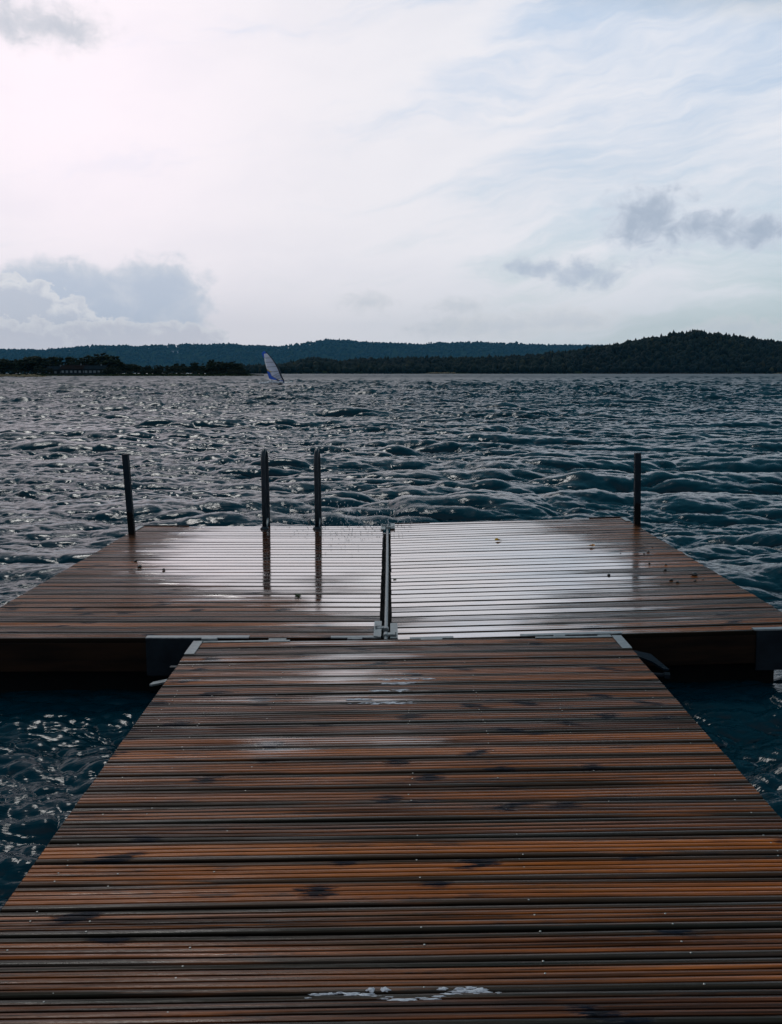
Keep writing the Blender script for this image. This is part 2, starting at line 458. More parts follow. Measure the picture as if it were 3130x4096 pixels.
    # small low puffs over the middle and right
    c = cloud(c, [(1470, 1210, 150, 55), (1830, 1225, 130, 55), (1800, 1310, 240, 70)], 1.8, 1.1, -0.1, 0.9, (6.1, 6.5, 7.1), (7.3, 7.4, 7.7), 71.0, 0.6, 0.5)
    c = cloud(c, [(2000, 1310, 240, 70), (2260, 1280, 240, 60), (2950, 1320, 240, 60)], 1.7, 1.2, -0.1, 0.6, (6.8, 7.1, 7.6), (8.0, 8.0, 8.1), 83.0, 0.6, 0.5)
    # out-of-view sky, shaped for its effect on water and deck
    # dark band added above the picture ahead; brighter fill sky behind the viewer
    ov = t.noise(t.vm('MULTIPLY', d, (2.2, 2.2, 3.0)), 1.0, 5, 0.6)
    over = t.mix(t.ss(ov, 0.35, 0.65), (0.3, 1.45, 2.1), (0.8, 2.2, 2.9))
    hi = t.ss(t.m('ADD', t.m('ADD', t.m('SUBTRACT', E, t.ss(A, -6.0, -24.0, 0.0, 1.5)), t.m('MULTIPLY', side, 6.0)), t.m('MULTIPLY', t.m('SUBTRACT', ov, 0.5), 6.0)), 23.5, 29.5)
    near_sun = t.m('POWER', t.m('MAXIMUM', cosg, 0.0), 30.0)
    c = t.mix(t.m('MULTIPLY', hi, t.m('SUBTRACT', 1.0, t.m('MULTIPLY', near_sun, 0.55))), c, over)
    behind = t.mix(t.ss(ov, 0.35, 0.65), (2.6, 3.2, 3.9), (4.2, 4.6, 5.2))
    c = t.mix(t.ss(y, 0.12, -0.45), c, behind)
    # below the horizon
    c = t.mix(t.ss(E, -0.5, -3.0), c, (0.6, 0.9, 1.0))
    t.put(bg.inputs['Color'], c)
build_world()

# ------------------------------------------------------------------ pontoons
def add_decking(bm, x0, x1, ys, pitch, uvl, rl, dl, fl, frame, filmf, vbase):
    gap = 0.0090
    w = pitch - gap
    gr = [w * k / 5 for k in (1, 2, 3, 4)]
    prof = [(0.0, -0.026, 1.0), (0.0, -0.0045, 0.8), (0.004, -0.0004, 0.0)]
    last = 0.004
    for g in gr:
        prof.append(((last + g - 0.0036) / 2, 0.0007, 0.0))
        prof += [(g - 0.0036, -0.0003, 0.0), (g - 0.0020, -0.0058, 1.0), (g + 0.0020, -0.0058, 1.0), (g + 0.0036, -0.0003, 0.0)]
        last = g + 0.0036
    prof.append(((last + w - 0.0035) / 2, 0.0007, 0.0))
    prof += [(w - 0.004, -0.0004, 0.0), (w, -0.0045, 0.8), (w, -0.026, 1.0)]
    n = 22
    for bi, y in enumerate(ys):
        rc = (random.random(), random.random(), random.random(), 1.0)
        uo = random.uniform(0, 60)
        dz = random.gauss(0, 0.0011)
        tilt = random.gauss(0, 0.006)
        e0, e1 = random.gauss(0, 0.0012), random.gauss(0, 0.0012)
        bow = random.gauss(0, 0.0016)
        ph = random.uniform(0, 6)
        rings = []
        for i in range(n + 1):
            f = i / n
            x = (x0 + e0) * (1 - f) + (x1 + e1) * f
            wob = bow * math.sin(math.pi * f) + 0.0007 * math.sin(x * 3.1 + ph)
            zz = dz + 0.0009 * math.sin(x * 2.3 + ph * 2)
            rings.append([bm.verts.new((x, y + p[0] + wob, p[1] + zz + tilt * (p[0] - w / 2))) for p in prof])
        V = vbase + bi
        gfill = [random.choice((0.0, 0.0, 0.0, 0.15, 0.4)) for _ in range(7)]
        for i in range(n):
            for k in range(len(prof) - 1):
                fc = bm.faces.new((rings[i][k], rings[i + 1][k], rings[i + 1][k + 1], rings[i][k + 1]))
                idx = ((i, k), (i + 1, k), (i + 1, k + 1), (i, k + 1))
                for lp, (ii, kk) in zip(fc.loops, idx):
                    lp[uvl].uv = (lp.vert.co.x + uo, V + prof[kk][0] / w)
                    lp[rl] = rc
        for ring, rev in ((rings[0], False), (rings[-1], True)):
            fc = bm.faces.new(ring if rev else list(reversed(ring)))
            for lp in fc.loops:
                lp[uvl].uv = (lp.vert.co.x + uo, V + 0.5)
                lp[rl] = rc
        for ring in rings:
            for k, v in enumerate(ring):
                wp = frame @ v.co
                fm = filmf(wp.x, wp.y)
                v[fl] = fm
                fill = min(1.0, fm * 2.2) if 2 < k < len(prof) - 3 else 0.0   # standing water levels the grooves
                if prof[k][1] < -0.005 and prof[k][1] > -0.02: fill = max(fill, gfill[k % 7])
                v.co.z -= prof[k][1] * fill
                v[dl] = prof[k][2] * max((1 - fill) ** 0.3, 0.5)

def build_decking(root, frame, x0, x1, ys, pitch, filmf, vbase):
    bm = bmesh.new()
    uvl = bm.loops.layers.uv.new('board')
    rl = bm.loops.layers.float_color.new('rnd')
    dl = bm.verts.layers.float.new('depth')
    fl = bm.verts.layers.float.new('film')
    add_decking(bm, x0, x1, ys, pitch, uvl, rl, dl, fl, frame, filmf, vbase)
    return obj('decking', bm, M['deck'], root)

def pontoon(name, label, loc, rot, x0, x1, y0, y1, nb, filmf, vbase, group):
    root = empty(name, loc, rot)
    tag(root, label, 'pontoon', group)
    frame = Matrix.LocRotScale(Vector(loc), __import__('mathutils').Euler(rot), None)
    pitch = (y1 - y0) / nb
    build_decking(root, frame, x0, x1, [y0 + i * pitch + 0.0027 for i in range(nb)], pitch, filmf, vbase)
    # joists keep the gaps dark
    bm = bmesh.new()
    nx = 5
    for i in range(nx):
        x = x0 + 0.10 + (x1 - x0 - 0.20) * i / (nx - 1)
        add_box(bm, (x - 0.022, y0 + 0.05, -0.15), (x + 0.022, y1 - 0.05, -0.027))
    obj('joists', bm, M['beam'], root)
    bm = bmesh.new()
    add_box(bm, (x0 + 0.12, y0 + 0.16, -0.80), (x1 - 0.12, y1 - 0.16, -0.165), bevel=0.03)
    obj('float', bm, M['float'], root)
    for (a, b) in (((x0 + 0.004, y0 + 0.004, -0.20), (x1 - 0.004, y0 + 0.048, -0.0285)), ((x0 + 0.004, y1 - 0.048, -0.20), (x1 - 0.004, y1 - 0.004, -0.0285)),
                   ((x0 + 0.004, y0 + 0.05, -0.20), (x0 + 0.048, y1 - 0.05, -0.0285)), ((x1 - 0.048, y0 + 0.05, -0.20), (x1 - 0.004, y1 - 0.05, -0.0285))):
        bm = bmesh.new()
        add_box(bm, a, b, bevel=0.004)
        obj('side_beam', bm, M['beam'], root)
    for xe in (x0 - 0.0045, x1 + 0.0015):  # black strips added over the board ends stand in for shade
        bm = bmesh.new()
        add_box(bm, (xe, y0 + 0.002, -0.060), (xe + 0.003, y1 - 0.002, -0.0045))
        obj('end_shade_strip', bm, M['float'], root)
    return root

def screws(root, xs, ys, pitch):
    bm = bmesh.new()
    for y in ys:
        for x in xs:
            for fy in (0.1, 0.5, 0.9):
                if random.random() < 0.66: continue
                px, py = x + random.gauss(0, 0.006), y + fy * (pitch - 0.0055) + random.gauss(0, 0.002)
                add_tube(bm, [(px, py, -0.002), (px, py, 0.0012), (px, py, 0.0016)], [0.0028, 0.0028, 0.0016], 8)
    o = obj('screw_heads', bm, M['screw'], root)
    o['kind'] = 'stuff'

def wetzone(cx, cy, rx, ry, k=1.0):
    return lambda x, y: k * max(0.0, 1.0 - math.sqrt(((x - cx) / rx) ** 2 + ((y - cy) / ry) ** 2))

W_LOC, W_ROT = (0.1006, 2.0036, 0.4687), (0.0, -0.013, 0.0028)
L_LOC, L_ROT = (-1.292, 5.082, 0.4631), (-0.0127, 0.0, 0.0034)
R_LOC, R_ROT = (1.198, 5.1316, 0.472), (-0.0052, -0.0272, 0.0029)
NW = 64
wpitch = 0.12485
fA = wetzone(-0.80, 8.1, 1.75, 2.7, 1.62)
fB = wetzone(0.50, 7.4, 1.95, 3.8, 1.26)
fE = wetzone(0.1, 9.2, 3.2, 1.5, 0.75)
filmf = lambda x, y: min(1.0, max(fA(x, y), fB(x, y), fE(x, y)))
fW = wetzone(-0.25, 4.5, 1.4, 2.3, 0.42)
dryf = lambda x, y: fW(x, y)

walk = pontoon('walkway_pontoon', 'long floating walkway of wet brown ribbed boards leading out from the viewer', W_LOC, W_ROT, -1.2, 1.2, 3.0334 - NW * wpitch, 3.0334, NW, dryf, 0, None)
left = pontoon('platform_pontoon', 'swimming platform half carrying the steel ladder, wet ribbed boards', L_LOC, L_ROT, -1.234, 1.224, 0.0, 4.2079, 34, filmf, 100, 'platform halves at the end of the walkway')
right = pontoon('platform_pontoon', 'swimming platform half with the yellow leaves lying on it', R_LOC, R_ROT, -1.192, 1.2, 0.0, 4.2467, 34, filmf, 200, 'platform halves at the end of the walkway')
screws(walk, (-1.1, -0.93, -0.63, -0.02, 0.30, 0.66, 1.10), [3.0334 - i * wpitch + 0.0027 for i in range(1, 32)], wpitch)

def part_box(root, name, mat_, lo, hi, bevel=0.002, rz=0.0, rx=0.0, ry=0.0):
    c = (Vector(lo) + Vector(hi)) / 2
    h = (Vector(hi) - Vector(lo)) / 2
    bm = bmesh.new()
    Mx = Matrix.Translation(c) @ __import__('mathutils').Euler((rx, ry, rz)).to_matrix().to_4x4()
    add_box(bm, -h, h, Mx, bevel)
    return obj(name, bm, mat_, root)

# walkway ironmongery
for sx in (-1, 1):
    part_box(walk, 'corner_plate', M['galv'], (sx * 1.178 - 0.027, 2.80, -0.001), (sx * 1.178 + 0.027, 3.042, 0.0055), 0.001)
    bm = bmesh.new()                         # lip that folds over the end board
    xa, xb = (-1.148, -0.66) if sx < 0 else (0.72, 1.148)
    add_box(bm, (xa, 3.016, -0.03), (xb, 3.040, 0.0045), bevel=0.0012)
    obj('edge_strip', bm, M['galv'], walk)
# galvanised hinge arms under the sides of the walkway
bm = bmesh.new()
add_prism(bm, [(-1.19, 2.64), (-1.19, 2.75), (-1.25, 2.735), (-1.345, 2.675), (-1.355, 2.635), (-1.34, 2.63), (-1.28, 2.67), (-1.23, 2.67)], -0.116, -0.106)
add_box(bm, (-1.20, 2.50, -0.16), (-1.188, 2.86, -0.06))
o = obj('hinge_arm', bm, M['galv'], walk)
bm = bmesh.new()
add_box(bm, (-1.29, 2.81, -0.080), (-1.19, 2.84, -0.071), bevel=0.003)
obj('hinge_pin', bm, M['dark_steel'], walk)
bm = bmesh.new()
pl = Matrix.Translation((1.2, 2.78, -0.045)) @ Matrix.Rotation(R(7), 4, 'X') @ Matrix.Rotation(R(14), 4, 'Y')
add_prism(bm, [(0, 0.11), (0.135, 0.11), (0.19, -0.06), (0.155, -0.07), (0.11, 0.0), (0.05, 0.03), (0, 0.03)], -0.005, 0.005, pl)
add_box(bm, (1.188, 2.55, -0.16), (1.20, 2.95, -0.05))
obj('hinge_arm', bm, M['arm_blue'], walk)
bm = bmesh.new()
add_tube(bm, [(1.19, 2.70, -0.105), (1.36, 2.69, -0.115)], 0.012, 10)
add_tube(bm, [(1.345, 2.69, -0.115), (1.375, 2.689, -0.117)], 0.020, 6)
obj('hinge_pin', bm, M['galv_dark'], walk)

# near edge of the platform: end plates, edge strips and hinge leaves
part_box(left, 'end_plate', M['galv_dark'], (-0.10, -0.006, -0.22), (0.30, 0.0035, -0.004))
part_box(left, 'edge_strip', M['galv'], (-0.10, -0.006, -0.003), (0.485, 0.040, 0.0045), 0.001)
part_box(left, 'edge_strip', M['galv'], (0.95, -0.006, -0.003), (1.225, 0.030, 0.0045), 0.001)
part_box(left, 'hinge_leaf', M['galv'], (0.22, -0.030, -0.030), (0.31, -0.0065, 0.006), 0.003)
part_box(left, 'hinge_leaf', M['galv'], (0.60, -0.034, -0.034), (0.70, -0.0065, 0.000), 0.003)
part_box(left, 'hinge_leaf', M['galv'], (1.045, -0.028, -0.03), (1.13, -0.0065, 0.004), 0.003)
part_box(left, 'end_plate', M['galv_dark'], (-1.236, -0.006, -0.22), (-1.11, 0.0035, -0.004))
part_box(right, 'end_plate', M['galv_dark'], (0.895, -0.006, -0.24), (1.205, 0.0035, -0.006))
part_box(right, 'edge_strip', M['galv'], (0.880, -0.007, -0.005), (1.206, 0.035, 0.0045), 0.001)
part_box(right, 'edge_strip', M['galv'], (-0.455, -0.006, -0.003), (0.125, 0.034, 0.0045), 0.001)
part_box(right, 'edge_strip', M['galv'], (-1.09, -0.006, -0.003), (-0.84, 0.03, 0.0045), 0.001)
part_box(right, 'hinge_leaf', M['galv'], (-0.27, -0.034, -0.028), (-0.205, -0.0075, 0.007), 0.003)
part_box(right, 'hinge_leaf', M['galv'], (-0.02, -0.050, -0.034), (0.055, -0.0075, 0.000), 0.003)
part_box(right, 'hinge_leaf', M['galv'], (-1.03, -0.050, -0.03), (-0.905, -0.0075, 0.010), 0.003)
# far corners
part_box(left, 'corner_plate', M['galv'], (-1.245, 3.86, 0.0), (-1.20, 4.19, 0.008), 0.0015)
part_box(left, 'edge_strip', M['galv_dark'], (-1.24, 4.193, -0.003), (-0.75, 4.216, 0.010), 0.001)
part_box(right, 'corner_plate', M['galv'], (1.165, 3.98, 0.0), (1.212, 4.235, 0.008), 0.0015)
part_box(right, 'edge_strip', M['galv_dark'], (0.85, 4.236, -0.003), (1.2, 4.258, 0.012), 0.001)
part_box(right, 'edge_strip', M['galv_dark'], (-1.19, 4.236, -0.003), (-0.79, 4.258, 0.008), 0.001)

# rod and clasps that couple the two halves, lying in the gap between them
hinge = empty('coupling_rod', (-0.030, 5.08, 0.448))
tag(hinge, 'galvanised steel coupling rod with clasps lying in the gap between the platform halves', 'coupling')
bm = bmesh.new()
add_tube(bm, [(0.0, -0.01, 0.002), (0.0, 2.0, -0.018), (-0.006, 4.10, -0.040)], 0.0115, 14)
obj('rod', bm, M['galv'], hinge)
bm = bmesh.new()
add_box(bm, (-0.045, 0.02, -0.16), (0.045, 4.14, -0.105))
obj('gap_shade_strip', bm, M['float'], hinge)  # added dark floor for the gap, standing in for shade under the rod
def clasp(y, sx, dz, ln, roll):
    Mx = Matrix.Translation((sx * 0.0475, y, dz)) @ Matrix.Rotation(roll, 4, 'Y')
    bm = bmesh.new()
    w = 0.0215
    add_prism(bm, [(-w, -ln / 2 + 0.012), (w * 0.8, -ln / 2 - 0.012 if sx < 0 else -ln / 2 + 0.012), (w, -ln / 2 + 0.016), (w, ln / 2 - 0.008), (w - 0.008, ln / 2), (-w + 0.006, ln / 2), (-w, ln / 2 - 0.004)], -0.004, 0.006, Mx)
    p = obj('clasp_plate', bm, M['galv'], hinge)
    return p
def knuckle(y, sx, dz):
    bm = bmesh.new()
    add_box(bm, (sx * 0.012, y - 0.020, dz), (sx * 0.060, y + 0.020, dz + 0.010), bevel=0.002)
    add_tube(bm, [(0.0, y - 0.024, dz - 0.004), (0.0, y + 0.026, dz - 0.004)], 0.0165, 14)
    add_box(bm, (sx * 0.055, y - 0.020, dz + 0.008), (sx * 0.061, y + 0.020, dz + 0.022), bevel=0.001)
    obj('knuckle', bm, M['galv'], hinge)
clasp(0.165, -1, 0.020, 0.33, 0.0)
clasp(0.175, 1, 0.004, 0.33, -0.03)
knuckle(0.185, -1, 0.018)
knuckle(0.075, 1, 0.012)
clasp(4.06, -1, -0.025, 0.30, 0.0)
clasp(4.07, 1, -0.018, 0.30, 0.0)
knuckle(4.11, -1, -0.020)
knuckle(4.00, 1, -0.016)

# ------------------------------------------------------------------ mooring posts
def post(loc, h, lean, label, w=0.029):
    r = empty('mooring_post', loc, (0, lean, 0))
    tag(r, label, 'post', 'steel posts at the far corners of the platform')
    bm = bmesh.new()
    add_box(bm, (-w, -w, -1.6), (w, w, h), bevel=0.006)
    obj('shaft', bm, M['post'], r)
    bm = bmesh.new()
    add_box(bm, (-w + 0.003, -w + 0.003, h), (w - 0.003, w - 0.003, h + 0.004), bevel=0.001)
    obj('cap', bm, M['dark_steel'], r)
    bm = bmesh.new()
    s = -1 if loc[0] > 0 else 1
    bm.free()
    for dy in (-0.045, 0.045):
        bm = bmesh.new()
        add_box(bm, (min(0, s * 0.10) - 0.035 * (s > 0), dy - 0.005, -0.07), (max(0, s * 0.10) + 0.035 * (s < 0), dy + 0.005, -0.012), bevel=0.001)
        obj('guide_bracket', bm, M['dark_steel'], r)
post((-2.482, 8.73, 0.417), 0.774, -0.040, 'leaning dark steel post at the far corner beside the ladder')
post((2.398, 8.89, 0.478), 0.71, -0.033, 'upright dark steel post at the far corner beyond the fallen leaves')

# ------------------------------------------------------------------ ladder
lad = empty('swim_ladder', (-0.998, 9.12, 0.412), (0, 0, 0))
tag(lad, 'dark steel swim ladder with two arched handrails at the platform edge', 'ladder')
rail = 0.0225
for sx in (-1, 1):
    xb = sx * 0.262
    pts = [(xb, -0.03, 0.0), (xb - 0.002, -0.028, 0.30), (xb - 0.004, -0.022, 0.66)]
    for k in range(1, 12):
        a = math.pi * k / 12
        pts.append((xb - 0.004 + 0.004 * (1 - math.cos(a)), 0.065 - 0.087 * math.cos(a), 0.665 + 0.11 * math.sin(a)))
    pts += [(xb + 0.006, 0.158, 0.60), (xb + 0.008, 0.178, 0.0), (xb + 0.008, 0.183, -1.2)]
    bm = bmesh.new()
    add_tube(bm, pts, rail, 16)
    obj('handrail', bm, M['dark_steel'], lad, smooth=True)
    bm = bmesh.new()
    add_tube(bm, [(xb, -0.03, 0.001), (xb, -0.03, 0.010), (xb, -0.03, 0.026)], [0.045, 0.043, 0.026], 18)
    for k in range(4):
        a = math.pi / 4 + k * math.pi / 2
        add_tube(bm, [(xb + 0.036 * math.cos(a), -0.03 + 0.036 * math.sin(a), 0.005), (xb + 0.036 * math.cos(a), -0.03 + 0.036 * math.sin(a), 0.017)], 0.007, 6)
    obj('base_flange', bm, M['dark_steel'], lad)
    bm = bmesh.new()
    add_tube(bm, [(xb + 0.012, -0.02, 0.012), (xb + 0.014, 0.09, 0.05), (xb + 0.008, 0.178, 0.085)], 0.010, 10)
    obj('stay', bm, M['galv'], lad)
for k in range(4):
    bm = bmesh.new()
    add_box(bm, (-0.25, 0.150, -0.10 - 0.25 * k), (0.265, 0.210, -0.075 - 0.25 * k), bevel=0.004)
    obj('rung', bm, M['dark_steel'], lad)

# ------------------------------------------------------------------ small things lying on the boards
def frame_of(root):
    return Matrix.LocRotScale(root.location, root.rotation_euler, None)
def leaf(root, x, y, size, rz, m, label):
    bm = bmesh.new()
    n = 12
    ce = bm.verts.new((0, 0, 0.004))
    ring = []
    for k in range(n):
        a = 2 * math.pi * k / n
        r = size * (1.0 + 0.22 * math.cos(3 * a) + random.uniform(-0.1, 0.1)) * (1.25 if k == 0 else 1)
        ring.append(bm.verts.new((r * math.cos(a), 0.75 * r * math.sin(a), 0.006 + 0.55 * size * abs(math.sin(a)) ** 1.6 + random.uniform(0, 0.15) * size)))
    for k in range(n):
        bm.faces.new((ce, ring[k], ring[(k + 1) % n]))
    add_tube(bm, [(size * 1.1, 0, 0.008), (size * 1.6, 0.1 * size, 0.006), (size * 2.1, 0.35 * size, 0.010)], 0.0012, 5)
    o = obj('fallen_leaf', bm, m)
    sol = o.modifiers.new('thick', 'SOLIDIFY')
    sol.thickness = 0.0008
    o.matrix_world = frame_of(root) @ Matrix.Translation((x, y, 0.002)) @ Matrix.Rotation(rz, 4, 'Z')
    tag(o, label, 'leaf', 'leaves on the platform')
leaf(right, -0.229, 3.078, 0.026, 0.4, M['yleaf'], 'curled bright yellow leaf on the wet shining boards, farther from the walkway')
leaf(right, 0.537, 2.676, 0.026, 2.2, M['oleaf'], 'curled orange brown leaf on the boards near the right post')

def pebble(root, x, y, s, label=None):
    bm = bmesh.new()
    bmesh.ops.create_icosphere(bm, subdivisions=2, radius=1.0)
    sd_ = random.uniform(0, 50)
    for v in bm.verts:
        k = 1 + 0.35 * mnoise.noise(v.co * 1.3 + Vector((sd_, 0, 0)))
        v.co = Vector((v.co.x * s * 1.25 * k, v.co.y * s * k, v.co.z * s * 0.7 * k + s * 0.45))
    o = obj('pebble', bm, M['pebble'], smooth=True)
    o.matrix_world = frame_of(root) @ Matrix.Translation((x, y, 0.001)) @ Matrix.Rotation(random.uniform(0, 6), 4, 'Z')
    tag(o, label, 'pebble', 'dark pebbles on the platform')
for x, y, s, lb in ((-0.777, 2.291, 0.013, 'round black pebble just in front of the leaning left post'), (-0.681, 2.051, 0.016, 'black pebble with pale scraps beside it, below the leaning left post'), (-0.464, 1.941, 0.012, 'small black pebble between the left post and the ladder reflection')):
    pebble(left, x, y, s, lb)
for i, (x, y, s) in enumerate(((0.932, 2.365, 0.013), (0.926, 1.851, 0.009), (0.863, 1.653, 0.012), (1.015, 1.448, 0.020), (0.803, 1.307, 0.014), (0.824, 1.231, 0.012), (0.41, 1.526, 0.012), (0.814, 1.905, 0.008), (0.96, 1.27, 0.007), (1.03, 1.31, 0.006), (1.029, 2.578, 0.006), (0.70, 2.35, 0.006), (0.88, 2.30, 0.008))):
    pebble(right, x, y, s, 'largest black pebble near the outer edge of the right platform half' if i == 3 else 'dark pebble scattered on the boards of the right platform half')

def tuft(root, x, y, n, size, label):
    bm = bmesh.new()
    for k in range(n):
        a = random.uniform(0, 2 * math.pi)
        bx, by = random.gauss(0, size * 0.35), random.gauss(0, size * 0.25)
        L = size * random.uniform(0.5, 1.15)
        lean = random.uniform(0.5, 1.2)
        w = size * 0.06
        p = [Vector((bx, by, 0.0)), Vector((bx + math.cos(a) * L * lean * 0.4, by + math.sin(a) * L * lean * 0.4, L * 0.45)), Vector((bx + math.cos(a) * L * lean, by + math.sin(a) * L * lean, L * 0.5))]
        add_tube(bm, p, [w, w * 0.8, w * 0.15], 5)
    o = obj('weed_tuft', bm, M['weed'])
    o.matrix_world = frame_of(root) @ Matrix.Translation((x, y, 0.001))
    tag(o, label, 'weed', 'weed tufts on the platform')
tuft(left, 0.666, 1.024, 46, 0.030, 'green weed tuft on the boards in front of the ladder')
tuft(right, -1.165, 1.581, 26, 0.016, 'tiny moss tuft at the edge of the gap with the rod')

# foam washed on to the walkway
def foam(root, spots, name, label):
    bm = bmesh.new()
    for (x, y, rx, ry, h) in spots:
        r = bmesh.ops.create_icosphere(bm, subdivisions=3, radius=1.0)
        sd_ = random.uniform(0, 90)
        for v in r['verts']:
            k = 1 + 0.8 * mnoise.fractal(Vector((v.co.x * 1.6 + sd_, v.co.y * 1.6, v.co.z)), 1.0, 2.0, 4)
            v.co = Vector((x + v.co.x * rx * k, y + v.co.y * ry * k, v.co.z * h * (0.6 + 0.4 * k) + h * 0.2))
    o = obj(name, bm, M['foam'], smooth=True)
    o.matrix_world = frame_of(root)
    tag(o, label, 'foam', None, 'stuff')
sp = []
for k in range(52):
    f = random.random()
    x = -0.30 + 0.47 * f
    sp.append((x, 0.022 + 0.012 * math.sin(9 * f) + random.gauss(0, 0.004), random.uniform(0.006, 0.020) * (0.5 + 1.1 * math.sin(math.pi * f)), random.uniform(0.0012, 0.0036) * (0.5 + 1.0 * math.sin(math.pi * f)), random.uniform(0.0012, 0.003)))
for k in range(2):
    sp.append((-0.125 + random.gauss(0, 0.01), 0.045 + random.gauss(0, 0.005), 0.010, 0.007, 0.003))
for k in range(5):
    sp.append((0.06 + random.uniform(-0.05, 0.06), 0.047 + random.gauss(0, 0.003), 0.013, 0.004, 0.003))
foam(walk, sp, 'washed_foam', 'strip of white foam lying on the nearest walkway boards')
sp = []
for (a, b, y, n) in ((-0.16, 0.11, 2.352, 26), (-0.14, 0.02, 2.29, 18), (-0.20, -0.02, 2.19, 22), (-0.30, -0.18, 2.075, 14), (-0.30, 0.0, 2.02, 24)):
    for k in range(n):
        sp.append((random.uniform(a, b), y + random.gauss(0, 0.006), random.uniform(0.006, 0.022), random.uniform(0.0015, 0.005), random.uniform(0.0007, 0.0016)))
foam(walk, sp, 'washed_foam', 'thin pale foam smears on the middle of the walkway boards')

# ------------------------------------------------------------------ water
def wave_tile(L, N, lam_p, hs, wind, spread, lam_min, lam_max, seed):
    g = np.random.default_rng(seed)
    k1 = np.fft.fftfreq(N, d=L / N) * 2 * np.pi
    KX, KY = np.meshgrid(k1, k1)
    K = np.hypot(KX, KY)
    K[0, 0] = 1e-6
    th = np.arctan2(KY, KX) - wind
    kp = 2 * np.pi / lam_p
    P = K ** -3.4 * np.exp(-1.25 * (kp / K) ** 2)
    P *= 2.6 ** np.exp(-((np.sqrt(K / kp) - 1) ** 2) / (2 * 0.09 ** 2))
    P *= np.abs(np.cos(th / 2)) ** (2 * spread) + 0.02
    P *= (K > 2 * np.pi / lam_max) * (K < 2 * np.pi / lam_min)
    F = np.sqrt(P) * np.exp(2j * np.pi * g.random((N, N)))
    h = np.fft.ifft2(F).real
    s = hs / 4 / h.std()
    F *= s
    h = h * s
    dx = np.fft.ifft2(-1j * KX / K * F).real
    dy = np.fft.ifft2(-1j * KY / K * F).real
    return h, dx, dy

def sample(T, L, x, y):
    N = T[0].shape[0]
    u = (x / L * N) % N
    v = (y / L * N) % N
    i = np.floor(u).astype(np.int64); j = np.floor(v).astype(np.int64)
    fu = (u - i); fv = (v - j)
    i %= N; j %= N
    i2 = (i + 1) % N; j2 = (j + 1) % N
    out = []
    for a in T:
        out.append((a[j, i] * (1 - fu) + a[j, i2] * fu) * (1 - fv) + (a[j2, i] * (1 - fu) + a[j2, i2] * fu) * fv)
    return out

WIND = R(-100)
tA = wave_tile(41.0, 512, 4.2, 0.27, WIND, 34.0, 0.30, 14.0, 3)
tB = wave_tile(67.0, 768, 1.7, 0.105, WIND - 0.35 + R(9), 22.0, 0.30, 12.0, 5)
tC = wave_tile(6.3, 512, 0.60, 0.044, WIND - 0.2 - R(7), 9.0, 0.05, 0.75, 9)

def waves(x, y, fine):
    h = np.zeros_like(x); dx = np.zeros_like(x); dy = np.zeros_like(x)
    for T, L, ang, k in ((tA, 41.0, 0.0, 1.0), (tB, 67.0, 0.35, 1.0), (tC, 6.3, 0.2, fine)):
        c, s = math.cos(ang), math.sin(ang)
        a, b, d = sample(T, L, x * c + y * s, -x * s + y * c)
        if L > 30:            # and the larger waves in groups
            k = k * (0.72 + 0.50 * np.sin(x * 0.47 + 1.9 * np.sin(y * 0.21) + L) * np.sin(y * 0.39 + 1.5 * np.sin(x * 0.17 + L)) + 0.12 * np.sin(x * 0.11 + y * 0.05))
        if L < 10 and k:      # ripples come in cat's paws
            k = k * (0.95 + 0.26 * np.sin(x * 0.9 + 1.7 * np.sin(y * 0.43)) * np.sin(y * 0.61 + 1.3 * np.sin(x * 0.37)) + 0.14 * np.sin(x * 0.23 - y * 0.17))
        # the tile is turned by -ang, so its waves run along wind+ang
        h += a * k
        dx += (b * c - d * s) * k
        dy += (b * s + d * c) * k
    return h, dx, dy

